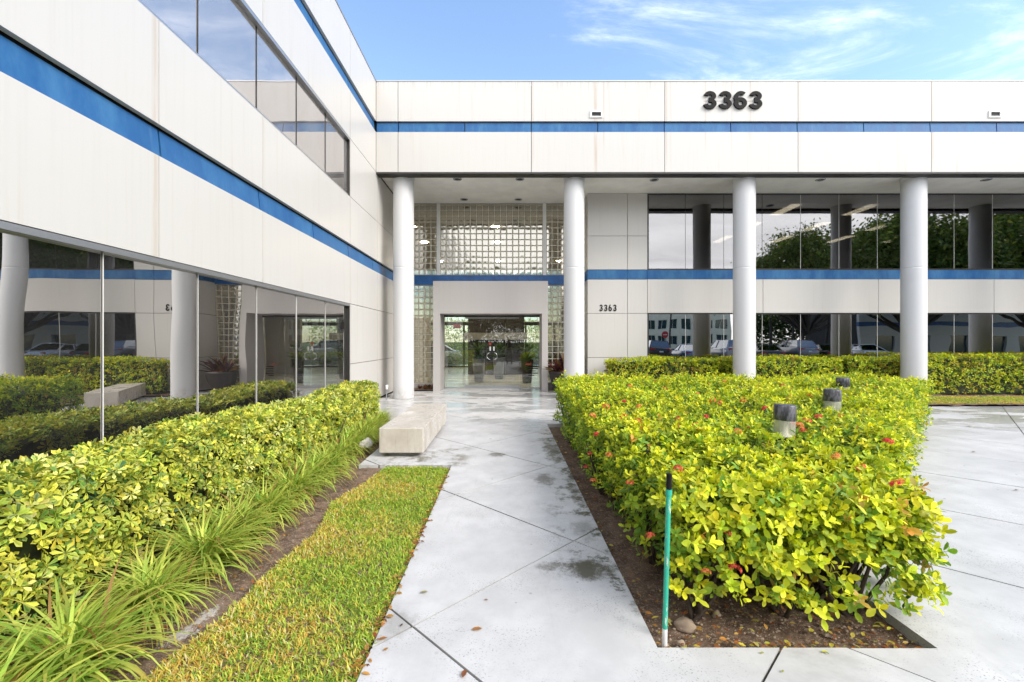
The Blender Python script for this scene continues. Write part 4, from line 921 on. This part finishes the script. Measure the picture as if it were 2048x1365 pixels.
a = Mat('lamp_cap'); st = a.noise(a.pos((24, 24, 9)), 1.2, 4, .7); M['lamp_cap'] = a.out(a.pbr(a.mix(a.ramp(st, .42, .62), (.030, .030, .036), (.13, .13, .15)), .35, .1)); simple('lamp_post', (.03, .03, .035), .5); a = Mat('lamp_lens'); tr = a.n('ShaderNodeBsdfTransparent'); tr.inputs[0].default_value = (.86, .84, .74, 1)
p_ = a.pbr(a.mix(a.ramp(a.noise(a.pos((14, 14, 1.5)), 3, 4), .4, .65), (.80, .77, .66), (.90, .90, .88)), .05, 0, .8)
ms = a.n('ShaderNodeMixShader'); ms.inputs[0].default_value = .34; a.l(tr.outputs[0], ms.inputs[1]); a.l(p_, ms.inputs[2]); M['lamp_lens'] = a.out(ms.outputs[0])
for (x_, y_, tilt, lab) in ((2.48, 4.02, .05, 'nearest of three cylindrical path lights rising from the hedge'), (3.90, 5.32, .0, 'middle of three cylindrical path lights rising from the hedge'), (5.32, 7.0, -.03, 'farthest of three cylindrical path lights rising from the hedge')):
    L_ = tag(empty('path_light', (x_, y_, -.06)), lab, 'path light', 'path lights in the flowering hedge'); L_.rotation_euler = (0, tilt, .3)
    MB().lathe([(.075, 0), (.075, .78), (.088, .785), (.088, .80)], 28).build('post', M['lamp_post'], L_)
    MB().lathe([(.088, .801), (.089, .945)], 32, caps=False).build('lens', M['lamp_lens'], L_)
    MB().lathe([(.07, .802), (.035, .83), (.030, .90), (.06, .944)], 20).build('reflector', M['white_paint'], L_)
    MB().lathe([(.0905, .946), (.0915, .95), (.0905, 1.075), (.084, 1.085), (.05, 1.087)], 32).build('cap', M['lamp_cap'], L_)
# sprinkler risers
a = Mat('green_paint'); P_ = a.pos((20, 20, 5)); c = a.mix(a.ramp(a.noise(P_, 3, 5, .7), .56, .64), (.025, .40, .27), (.60, .64, .58)); M['green_paint'] = a.out(a.pbr(c, .5))
SR = tag(empty('sprinkler_riser', (.855, 2.40, -.06)), 'thin green painted sprinkler pipe with black head at the bed corner', 'sprinkler')
MB().tube([(0, 0, -.02), (.002, 0, .11)], .0135, 12).build('bare_pipe', M['white_paint'], SR)
MB().tube([(.002, 0, .111), (.022, .0, .83)], .0135, 12).build('pipe', M['green_paint'], SR)
MB().tube([(.0225, 0, .831), (.0235, 0, .86)], .017, 12).build('coupling', M['green_paint'], SR)
MB().tube([(.0237, 0, .861), (.025, 0, .945)], .014, 12).build('head', M['black_sign'], SR)
S2 = tag(empty('sprinkler_riser', (1.46, 8.85, 0)), 'thin black sprinkler pipe mirrored in the left windows beside the bench', 'sprinkler')
MB().tube([(0, 0, -.02), (.01, 0, .72)], .013, 10).build('pipe', M['black_sign'], S2); MB().lathe([(.02, .721), (.032, .74), (.034, .80), (.02, .82)], 12).build('head', M['black_sign'], S2)
UL = tag(empty('stake_light', (-3.22, 11.95, 0)), 'small stake light with white cap beside the left column', 'stake light')
MB().tube([(0, 0, -.02), (.02, 0, .30)], .012, 8).build('stake', M['alu'], UL); MB().lathe([(.022, .30), (.034, .31), (.036, .41), (.03, .42)], 14, (.02, 0, 0)).build('cap', M['white_paint'], UL)
# rocks
simple('pale_rock', (.40, .385, .34), .85, nz=.2, nsc=20, bump=.4)
def rock(loc, s, label, name='rock', parent=None):
    bm = bmesh.new(); bmesh.ops.create_icosphere(bm, subdivisions=3, radius=1.0); k = random.uniform(0, 9)
    for v in bm.verts:
        c = v.co; c *= 1 + .16 * math.sin(c.x * 3 + k) + .12 * math.sin(c.y * 4 + 2 * k) + .10 * math.sin(c.z * 5 + c.x * 3 + k); v.co = Vector((c.x * s[0], c.y * s[1], max(c.z, -.4) * s[2]))
    o = MB().bm(bm, True).build(name, M['rock']); o.location = loc; o.rotation_euler = (0, 0, k); tag(o, label, 'rock'); return o
for (fx, fy, s, lab) in ((1372, 1240, (.062, .045, .040), 'largest tan rock in the soil behind the green pipe'), (1336, 1283, (.022, .02, .018), 'small pale stone right at the foot of the green pipe'), (1366, 1276, (.024, .018, .016), 'small grey stone a little right of the green pipe'), (1437, 1218, (.034, .024, .018), 'half buried tan stone below the hedge stems'), (1662, 1259, (.018, .016, .014), 'lone tan pebble in the middle of the bare bed soil')):
    X_, Y_ = pxg(fx, fy); rock((X_, Y_ + .03, -.05), s, lab)
rock((-2.0, 6.35, .12), (.085, .07, .085), 'pale boulder half hidden in the grass clumps left of the bench').data.materials[0] = M['pale_rock']
# pebbles and litter
def litter(name, n, fn, L0, pal, label, cat):
    P = fn(n); n = len(P); a_ = RNG.uniform(0, 6.28, n); D = np.stack([np.cos(a_), np.sin(a_), RNG.normal(0, .12, n)], -1); N = np.stack([RNG.normal(0, .3, n), RNG.normal(0, .3, n), np.ones(n)], -1)
    c = pick(pal, [1] * len(pal), n); L = L0 * RNG.uniform(.5, 1.2, n); V, F, C_ = leaves(OVAL, P, D, N, L, L * .5, c * .8, c); return tag(np_obj(name, V, F, M['petal'], C_, smooth=True), label, cat, kind='stuff')
BR = [(.36, .13, .03), (.42, .19, .04), (.25, .08, .03), (.50, .28, .07), (.20, .09, .04)]; YE = [(.55, .48, .06), (.5, .38, .08), (.45, .42, .12)]
def bedpts(n):
    x = np.concatenate([RNG.uniform(.82, 2.2, n // 2), .80 + np.abs(RNG.normal(0, .07, n // 4)), RNG.uniform(.82, 2.23, n - n // 2 - n // 4)])
    y = np.concatenate([RNG.uniform(2.34, 2.9, n // 2), RNG.uniform(2.4, 8.3, n // 4), 2.34 + np.abs(RNG.normal(0, .05, n - n // 2 - n // 4))]); return np.stack([x, y, np.full(n, -.040) + RNG.uniform(0, .012, n)], -1)
litter('leaf_litter', 430, bedpts, .042, BR + YE, 'orange and yellow dead leaves scattered over the bed soil', 'leaf litter')
def pathedge(n):
    y = RNG.uniform(2.0, 5.5, n) ; x = -.705 + RNG.normal(0, .012, n); return np.stack([x, y, np.full(n, .004) + RNG.uniform(0, .012, n)], -1)
litter('edge_litter', 170, pathedge, .042, BR, 'brown dead leaves collected along the lawn edge of the path', 'leaf litter')
litter('hedge_litter', 260, lambda n: np.stack([RNG.uniform(-2.1, -1.65, n), RNG.uniform(1.6, 6, n), np.full(n, -.025)], -1), .030, BR + [(.3, .24, .16)], 'small dead leaves on the soil edge below the grass clumps', 'leaf litter')
pb = MB()
ico = bmesh.new(); bmesh.ops.create_icosphere(ico, subdivisions=1, radius=1.0); iv = [v.co.copy() for v in ico.verts]; ifc = [[v.index for v in f.verts] for f in ico.faces]; ico.free()
for k in range(620):
    x, y = random.uniform(.82, 2.22), 2.33 + abs(random.gauss(0, .3)); s = random.choice((.003, .003, .004, .005, .008))
    if k > 430: x, y = random.uniform(-2.1, -1.6), random.uniform(1.6, 5.5)
    z = -.052 if k <= 430 else -.034
    pb.add([(x + v.x * s * random.uniform(.7, 1.4), y + v.y * s, z + v.z * s * .7) for v in iv], ifc)
tag(pb.build('pebbles', M['rock']), 'small pale pebbles mixed into the bed soil', 'gravel', kind='stuff')
# single leaves lying on the paving
def fallen(fx, fy, L, col, rot, label, curl=.25, pt=None):
    X_, Y_ = pt or pxg(fx, fy); cN = np.array([col]); V, F, C_ = leaves(OVAL, np.zeros((1, 3)), np.array([[1., 0, 0]]), np.array([[0, 0, 1.]]), np.array([L]), np.array([L * .46]), cN * .75, cN)
    V[:, 2] += .006 + curl * (V[:, 1] ** 2) / L * 2 + .12 * L * np.abs(V[:, 0] / L - .5); o = np_obj('fallen_leaf', V, F, M['petal'], C_, smooth=True); o.location = (X_, Y_, .002); o.rotation_euler = (0, 0, rot); return tag(o, label, 'leaf', 'fallen leaves on the paving')
for (fx, fy, L, col, rot, lab) in ((943, 1263, .062, (.38, .17, .05), .3, 'curled orange brown leaf lying alone on the path'), (925, 1360, .060, (.26, .10, .05), 1.4, 'dark brown pointed leaf at the bottom edge of the path'), (766, 1305, .034, (.40, .19, .04), .9, 'orange leaf fragment near the lawn edge of the path'), (756, 1283, .050, (.36, .16, .04), .5, 'orange leaf lying across the joint beside the lawn'), (800, 1256, .030, (.12, .07, .05), 1.2, 'small dark leaf beside the wide joint'), (840, 1188, .052, (.33, .31, .16), .35, 'pale green twig leaf near the lawn edge'), (968, 1202, .026, (.28, .12, .06), .1, 'tiny reddish leaf in the middle of the path'),
        (1060, 1091, .020, (.36, .16, .06), .0, 'tiny orange leaf farther up the path'), (1520, 1309, .026, (.40, .42, .06), .2, 'yellow green leaf in front of the bed, left of the joint'), (1643, 1307, .036, (.55, .55, .08), .1, 'bright yellow leaf on the front edge of the bed'), (1659, 1312, .022, (.25, .30, .08), 2.0, 'small green leaf next to the bright yellow one'), (1564, 1348, .024, (.35, .36, .05), .8, 'small olive leaf at the bottom right of the path'), (978, 879, .05, (.42, .22, .08), .2, 'brown leaf on the damp paving right of the bench'), (1935, 853, .09, (.42, .33, .12), .1, 'tan leaf on the plaza beside the far lawn'), (1945, 905, .09, (.40, .30, .2), .4, 'pale brown leaf in the middle of the plaza'), (2030, 982, .06, (.18, .10, .06), .3, 'dark leaf at the right edge of the plaza')):
    fallen(fx, fy, L, col, rot, lab)
# ================================================================== what the windows mirror: trees, cars and buildings behind the camera
def crown_mesh(seed, n_cl, n_lf, rad, hgt, L0, pal):
    rg = np.random.default_rng(seed); res = []
    th = rg.uniform(0, 6.2832, n_cl); ph = np.arccos(rg.uniform(-.35, 1, n_cl)); rr = rg.uniform(.55, 1.0, n_cl) ** .7
    Cc = np.stack([rad * rr * np.sin(ph) * np.cos(th), rad * rr * np.sin(ph) * np.sin(th), hgt * rr * np.cos(ph)], -1)
    for c in Cc:
        P = c + rg.normal(0, rad * .10, (n_lf, 3)); D = unit(rg.normal(0, 1, (n_lf, 3)) + np.array([0, 0, -.2])); N = unit(rg.normal(0, 1, (n_lf, 3)) + np.array([0, 0, 1.0])); cc_ = pick(pal, [1] * len(pal), n_lf) * rg.uniform(.7, 1.25)
        L = L0 * rg.uniform(.6, 1.3, n_lf); res.append(leaves(LITE, P, D, N, L, L * .5, cc_, cc_))
    V, F, C_ = stack(res); return np_mesh('crown', V, F, M['leaf'], C_), Cc
PAL_T = [(.14, .21, .045), (.20, .28, .06), (.28, .32, .07), (.09, .14, .03)]
CR = [crown_mesh(31, 210, 200, 5.2, 4.3, .30, PAL_T), crown_mesh(32, 200, 200, 4.8, 4.6, .30, PAL_T)]
def tree(loc, s, ch, trunk_h, label, lean=0.0):
    T = tag(empty('shade_tree', loc, random.uniform(0, 6)), label, 'tree', 'trees mirrored in the windows'); me, Cc = CR[ch]
    o = link(bpy.data.objects.new('crown', me), T); o.location = (0, 0, trunk_h + 2.6 * s); o.scale = (s, s, s)
    tb = MB(); base = Vector((0, 0, -.2)); fork = Vector((lean, .1, trunk_h * .55)); tb.tube([base, (base + fork) / 2 + Vector((.1, 0, 0)), fork], [.36 * s, .29 * s, .25 * s], 10)
    for k in range(0, len(Cc), 6):
        e = Vector(Cc[k]) * s + Vector((0, 0, trunk_h + 2.6 * s)); md = (fork + e) / 2 + Vector((random.uniform(-.5, .5), random.uniform(-.5, .5), -.3)); tb.tube([fork, md, e], [.15 * s, .09 * s, .02], 6, caps=False)
    tb.build('trunk', M['bark'], T); return T
tree((27.5, -13, -.1), 1.0, 0, 4.2, 'rounded shade tree mirrored in the third upper window')
tree((36.0, -12, -.1), 1.25, 1, 4.0, 'broad shade tree mirrored left of the rightmost column')
tree((46.5, -11, -.1), 1.3, 0, 4.4, 'large dense shade tree mirrored right of the rightmost column')
tree((58.0, -14, -.1), 1.3, 1, 4.2, 'shade tree mirrored at the right edge of the upper windows')
tree((-3.5, -24, -.1), .85, 1, 3.4, 'small shade tree mirrored in the glass of the entrance')
tree((4.6, -27, -.1), .95, 0, 3.0, 'shade tree mirrored right of the door handles')
# palms
def palm_mesh(seed):
    rg = np.random.default_rng(seed); res = []
    for f in range(24):
        a_ = rg.uniform(0, 6.28); el = math.radians(rg.uniform(-25, 75)); p = np.zeros(3); hd = np.array([math.cos(a_), math.sin(a_), 0]); sd = np.array([-math.sin(a_), math.cos(a_), 0])
        for s in range(12):
            d = hd * math.cos(el) + np.array([0, 0, math.sin(el)]); p = p + d * .17; el -= math.radians(8)
            P = np.array([p, p]); D = np.array([sd + d * .6 - [0, 0, .3], -sd + d * .6 - [0, 0, .3]]); c = pick([(.06, .10, .025), (.10, .14, .03)], [1, 1], 2)
            res.append(leaves(LITE, P, D, np.array([[0, 0, 1.], [0, 0, 1.]]), np.full(2, .55 - .03 * s), np.full(2, .05), c, c))
    V, F, C_ = stack(res); return np_mesh('crown', V, F, M['leaf'], C_)
PMs = palm_mesh(5)
plabs = ['second', 'third', 'fourth', 'fifth', 'sixth', 'seventh', 'eighth', 'last']
for i, (x_, y_, h) in enumerate(((17.0, -27, 6.8), (20.5, -28, 7.2), (24.5, -26, 6.6), (31, -28, 6.4), (33.5, -29, 6.9), (35.5, -28, 6.5), (37.6, -29, 6.8), (40, -28, 6.6))):
    T = tag(empty('palm_tree', (x_, y_, -.1)), ('first' if i == 0 else plabs[i - 1] if i < 7 else 'last') + ' palm tree from the left mirrored behind the parked cars', 'tree', 'palms mirrored in the lower windows')
    MB().tube([(0, 0, 0), (.12, 0, h * .5), (.05, 0, h)], [.17, .13, .11], 8).build('trunk', M['bark'], T); o = link(bpy.data.objects.new('crown', PMs), T); o.location = (.05, 0, h); o.rotation_euler = (0, 0, i)
# cars
def loft(mb, rings, cap=True):
    n = len(rings[0]); V = [p for r in rings for p in r]; F = []
    for i in range(len(rings) - 1):
        for k in range(n): F.append((i*n+k, i*n+(k+1) % n, (i+1)*n+(k+1) % n, (i+1)*n+k))
    if cap: F += [tuple(reversed(range(n))), tuple(range((len(rings)-1)*n, len(rings)*n))]
    mb.add(V, F, True); return mb
simple('tyre', (.018, .018, .018), .8); simple('rim', (.4, .4, .42), .3, .9); simple('tail_red', (.40, .010, .012), .2); simple('head_lamp', (.7, .72, .74), .1); simple('plate', (.7, .7, .66), .5); simple('car_trim', (.02, .02, .02), .5)
def carpaint(name, col):
    a = Mat(name); M[name] = a.out(a.pbr(col, .32, .35, .5, None, Coat_Weight=.8, Coat_Roughness=.05))
for n_, c_ in (('paint_black', (.012, .012, .014)), ('paint_blue', (.09, .20, .36)), ('paint_silver', (.42, .43, .44)), ('paint_grey', (.20, .205, .22)), ('paint_white', (.75, .75, .74)), ('paint_charcoal', (.035, .037, .04))): carpaint(n_, c_)
def car(loc, rz, paint, suv, label, group):
    C_ = tag(empty('parked_car', loc, rz), label, 'car', group); up = .22 if suv else 0.0
    def ring(y, w, z0, zb): return [(-.82*w, y, z0), (.82*w, y, z0), (w, y, z0 + .16), (w, y, zb - .14), (.93*w, y, zb - .03), (.80*w, y, zb), (-.80*w, y, zb), (-.93*w, y, zb - .03), (-w, y, zb - .14), (-w, y, z0 + .16)]
    st = [(-2.28, .74, .40, .80), (-2.20, .84, .30, .92), (-2.0, .88, .24, 1.00), (-1.3, .91, .20, 1.00), (0, .92, .20, .97), (1.0, .91, .20, .95), (1.6, .88, .22, .88), (2.1, .82, .25, .78), (2.26, .72, .32, .66)]
    body = loft(MB(), [ring(y, w, z0 + up * .4, zb + up) for y, w, z0, zb in st]).build('body', M[paint], C_)
    zb, zt = .975 + up, (1.43 if not suv else 1.72); yb0, yb1, yt0, yt1 = ((-1.72, 1.05, -.95, .30) if not suv else (-2.10, 1.05, -1.75, .35))
    def hr(y, w, z): return [(-w, y, z), (w, y, z)]
    def cab(b): return [(-.80 + b, yb0 + b, zb), (.80 - b, yb0 + b, zb), (.80 - b, yb1 - b, zb), (-.80 + b, yb1 - b, zb)], [(-.62 + b, yt0 + b, zt), (.62 - b, yt0 + b, zt), (.62 - b, yt1 - b, zt), (-.62 + b, yt1 - b, zt)]
    lo, hi = cab(0); loft(MB(), [lo, hi]).build('glasshouse', M['car_glass'], C_)
    for p in C_.children[-1].data.polygons: p.use_smooth = False
    MB().box(-.625, .625, yt0 - .02, yt1 + .02, zt - .02, zt + .03, ch=.018).build('roof', M[paint], C_)
    for (bx_, by_, bz), (tx, ty, tz) in zip(lo, hi):
        MB().tube([(bx_, by_, bz - .02), (tx, ty, tz)], .035, 6).build('pillar', M[paint], C_)
    for sx in (-1, 1): MB().tube([(sx * .81, -.25, zb), (sx * .63, -.25, zt)], .035, 6).build('pillar', M[paint], C_)
    for sx in (-1, 1):
        for y_ in (-1.38, 1.38):
            bm = bmesh.new(); bmesh.ops.create_cone(bm, cap_ends=True, segments=24, radius1=.33 + up * .15, radius2=.33 + up * .15, depth=.22)
            w_ = MB().bm(bm, False, Matrix.Translation((sx * .81, y_, .31 + up * .15)) @ Matrix.Rotation(R(90), 4, 'Y')).build('wheel', M['tyre'], C_)
            bm = bmesh.new(); bmesh.ops.create_cone(bm, cap_ends=True, segments=18, radius1=.21, radius2=.19, depth=.02)
            MB().bm(bm, False, Matrix.Translation((sx * .928, y_, .31 + up * .15)) @ Matrix.Rotation(R(90 * sx), 4, 'Y')).build('rim', M['rim'], w_)
        MB().box(sx * .62 - .17, sx * .62 + .17, -2.275, -2.18, .74 + up, .88 + up, ch=.02).build('tail_light', M['tail_red'], C_)
        MB().box(sx * .62 - .15, sx * .62 + .15, 2.10, 2.24, .56 + up, .68 + up, ch=.02).build('headlight', M['head_lamp'], C_)
        MB().box(sx * .95 - .07, sx * .95 + .07, .72, .82, .98 + up, 1.09 + up, ch=.02).build('mirror', M[paint], C_)
    MB().box(-.76, .76, -2.30, -2.22, .34 + up * .5, .50 + up * .5, ch=.02).build('bumper', M['car_trim'], C_)
    MB().box(-.17, .17, -2.293, -2.283, .62 + up, .72 + up).build('number_plate', M['plate'], C_)
    return C_
rowy = -8.0
for (x_, rz, pt, suv, lab) in ((11.9, 188, 'paint_black', True, 'black off-roader mirrored beside the small 3363 panel'), (14.6, 186, 'paint_blue', False, 'blue saloon car mirrored in the second lower window'), (17.6, 184, 'paint_silver', True, 'silver off-roader mirrored left of the third column'), (20.4, 188, 'paint_charcoal', False, 'charcoal saloon car mirrored just right of the third column'), (23.0, 186, 'paint_grey', True, 'grey off-roader mirrored behind the charcoal saloon'), (25.4, 190, 'paint_black', False, 'black saloon car mirrored at the end of the row'), (28.2, 186, 'paint_white', False, 'white car mirrored left of the rightmost column')):
    car((x_, rowy, -.10), R(rz), pt, suv, lab, 'cars mirrored in the lower windows')
car((4.6, 32.5, -.10), R(80), 'paint_white', True, 'white off-roader seen through the right side of the lobby', 'cars behind the lobby')
car((-5.6, 33.2, -.10), R(95), 'paint_white', False, 'white saloon car seen through the left side of the lobby', 'cars behind the lobby')
# hedge and trees behind the lobby
def rough_hedge(x0, x1, y0, y1, zt, label, cat, pal, L0, n):
    H = tag(empty('rear_hedge', ((x0 + x1) / 2, (y0 + y1) / 2, 0)), label, cat); x = RNG.uniform(x0, x1, n); y = RNG.uniform(y0, y1, n); z = zt * RNG.uniform(0, 1, n) ** .6 + .12 * wob(x, y, 2)
    c = pick(pal, [1] * len(pal), n); V, F, C_ = leaves(LITE, np.stack([x, y, z], -1), RNG.normal(0, 1, (n, 3)), RNG.normal(0, 1, (n, 3)) + np.array([0, -.5, .8]), np.full(n, L0), np.full(n, L0 * .5), c, c); np_obj('foliage', local(V, H), F, M['leaf'], C_, H)
rough_hedge(-9, 9, 36, 37, 3.3, 'tall light green hedge seen through the lobby beyond the parked cars', 'hedge', [(.40, .55, .08), (.28, .44, .07), (.5, .58, .1)], .22, 5000)
rough_hedge(-9, 9, 28.0, 28.7, 1.0, 'low green hedge just outside the rear lobby glass', 'hedge', [(.30, .50, .07), (.20, .36, .05), (.46, .56, .09)], .10, 6000)
rough_hedge(-16, 9.5, -23, -20.5, 4.6, 'tall dark screen hedge mirrored in the entrance doors', 'hedge', [(.05, .09, .02), (.035, .065, .016), (.08, .12, .03)], .30, 16000)
rough_hedge(37, 60, -43, -40, 6.0, 'dark screen hedge mirrored behind the row of palms', 'hedge', [(.07, .12, .03), (.05, .09, .022), (.11, .15, .04)], .55, 11000)
# office block mirrored behind the cars
simple('beige_wall', (.88, .77, .60), .8, nz=.08, nsc=1); simple('far_glass', (.03, .06, .07), .1, 0, .9)
OB = tag(empty('beige_office_block', (33, -70, -.1)), 'beige office block with square windows mirrored behind the parked cars', 'building')
wl_ = MB(); zf = [(.0, 1.2), (3.0, 4.4), (6.4, 7.8), (9.8, 11.4)]
for z0, z1 in zf: wl_.box(-16, 16, -.4, 0, z0, z1)
for k in range(13): wl_.box(-16 + k * 2.6, -16 + k * 2.6 + .8, -.38, -.02, 0, 11.0)
wl_.build('wall', M['beige_wall'], OB); MB().box(-16, 16, -8, -.8, 0, 11.3).build('block_body', M['far_glass'], OB)
for r_, (z0, z1) in enumerate(((1.2, 3.0), (4.4, 6.4), (7.8, 9.8))):
    for k in range(12):
        x0 = -16 + k * 2.6 + .8; w_ = MB().box(x0, x0 + 1.8, -.30, -.25, z0, z1).build('window', M['far_glass'], OB); MB().box(x0 + .87, x0 + .93, -.245, -.20, z0, z1).build('mullion', M['beige_wall'], w_)
# white neighbour with a blue band, mirrored at the right
NB = tag(empty('neighbour_building', (58, -24, -.1)), 'white neighbouring wing with a blue band mirrored in the rightmost lower windows', 'building')
nb = MB()
for k in range(8): nb.box(-17 + k * 4.2, -17 + k * 4.2 + 2.0, -.4, 0, 0, 2.3)
nb.box(-17, 17, -.4, 0, 2.31, 3.4).box(-17, 17, -.4, 0, 3.9, 5.5).build('wall', M['panel'], NB); MB().box(-17, 17, -.45, -.06, 3.405, 3.895).build('blue_band', M['blue_deep'], NB); MB().box(-16.9, 16.9, -9, -.5, 0, 5.45).build('block_body', M['dark_core'], NB)
for k in range(8): MB().box(-17 + k * 4.2 + 2.005, -17 + (k + 1) * 4.2 - .005, -.30, -.25, 0, 2.3).build('window', M['far_glass'], NB)
# round red traffic sign mirrored in the first lower window
TS = tag(empty('traffic_sign', (14.9, -14, -.1)), 'round red traffic sign on a pole mirrored in the first lower window', 'sign'); MB().tube([(0, -.03, 0), (0, -.03, 2.5)], .03, 8).build('pole', M['alu'], TS)
bm = bmesh.new(); bmesh.ops.create_cone(bm, cap_ends=True, segments=28, radius1=.29, radius2=.29, depth=.02); MB().bm(bm, False, Matrix.Translation((0, .02, 2.35)) @ Matrix.Rotation(R(90), 4, 'X')).build('disc', M['red_print'], TS)
MB().box(-.17, .17, .031, .035, 2.32, 2.38).build('bar', M['white_paint'], TS)
# ================================================================== the photographer, mirrored in the doors
simple('shirt', (.018, .018, .022), .85); simple('trousers', (.16, .145, .125), .85); simple('skin', (.42, .25, .17), .6); simple('hair', (.02, .014, .01), .7)
PE = tag(empty('person', (.24, -.42, 0)), 'person in dark shirt and grey trousers holding a camera, mirrored in the entrance doors', 'person')
J_ = {'pel': (0, 0, .95, .15), 'wai': (0, 0, 1.10, .135), 'che': (0, 0, 1.32, .155), 'nek': (0, 0, 1.47, .06), 'hd0': (0, .02, 1.56, .085), 'hd1': (0, .02, 1.68, .088)}
J_.update({'nos': (0, .118, 1.625, .013), 'chn': (0, .075, 1.555, .03), 'earl': (-.092, .015, 1.63, .016), 'earr': (.092, .015, 1.63, .016)})
E_ = [('hd0', 'chn'), ('hd1', 'nos'), ('hd1', 'earl'), ('hd1', 'earr'), ('pel', 'wai'), ('wai', 'che'), ('che', 'nek'), ('nek', 'hd0'), ('hd0', 'hd1')]
for s, n_ in ((-1, 'l'), (1, 'r')):
    J_.update({n_ + 'hip': (s * .10, 0, .88, .095), n_ + 'kne': (s * .13, .02, .49, .06), n_ + 'ank': (s * .15, -.01, .09, .04), n_ + 'toe': (s * .17, .17, .04, .035),
               n_ + 'sho': (s * .19, 0, 1.42, .06), n_ + 'elb': (s * .27, .10, 1.20, .045), n_ + 'wri': (s * .10, .26, 1.46, .032), n_ + 'han': (s * .06, .29, 1.53, .036)})
    E_ += [('pel', n_ + 'hip'), (n_ + 'hip', n_ + 'kne'), (n_ + 'kne', n_ + 'ank'), (n_ + 'ank', n_ + 'toe'), ('che', n_ + 'sho'), (n_ + 'sho', n_ + 'elb'), (n_ + 'elb', n_ + 'wri'), (n_ + 'wri', n_ + 'han')]
    for f in range(5):
        k_ = n_ + 'f%d' % f; J_[k_] = (s * (.045 - .008 * f), .33 + .004 * f, 1.50 + .022 * f, .010); E_.append((n_ + 'han', k_))
ks = list(J_); me = bpy.data.meshes.new('body'); me.from_pydata([J_[k][:3] for k in ks], [(ks.index(a_), ks.index(b_)) for a_, b_ in E_], [])
bo = link(bpy.data.objects.new('body', me), PE); sk = bo.modifiers.new('skin', 'SKIN')
for i, k in enumerate(ks): me.skin_vertices[0].data[i].radius = (J_[k][3], J_[k][3]); me.skin_vertices[0].data[i].use_root = (k == 'pel')
bo.modifiers.new('sub', 'SUBSURF').levels = 2
dg = bpy.context.evaluated_depsgraph_get(); m2 = bpy.data.meshes.new_from_object(bo.evaluated_get(dg)); bo.modifiers.clear(); bo.data = m2
for mm in ('shirt', 'trousers', 'skin', 'hair'): m2.materials.append(M[mm])
for p in m2.polygons:
    c = p.center; p.use_smooth = True
    p.material_index = 2 if (c.z > 1.47 and abs(c.x) < .13) else (0 if c.z > .98 else (1 if c.z > .09 else 3))
bm = bmesh.new(); bmesh.ops.create_uvsphere(bm, u_segments=16, v_segments=10, radius=.098)
MB().bm(bm, True, Matrix.Translation((0, -.022, 1.70)) @ Matrix.Diagonal((.98, 1.05, .88, 1))).build('hair', M['hair'], PE)
PC = tag(empty('photo_camera', (.24, -.42, 0)), 'black camera held up by the person mirrored in the doors', 'camera')
MB().box(-.07, .07, .20, .26, 1.50, 1.60, ch=.01).build('camera_body', M['black_sign'], PC)
bm = bmesh.new(); bmesh.ops.create_cone(bm, cap_ends=True, segments=18, radius1=.038, radius2=.036, depth=.07)
MB().bm(bm, True, Matrix.Translation((0, .295, 1.55)) @ Matrix.Rotation(R(90), 4, 'X')).build('lens', M['black_sign'], PC)
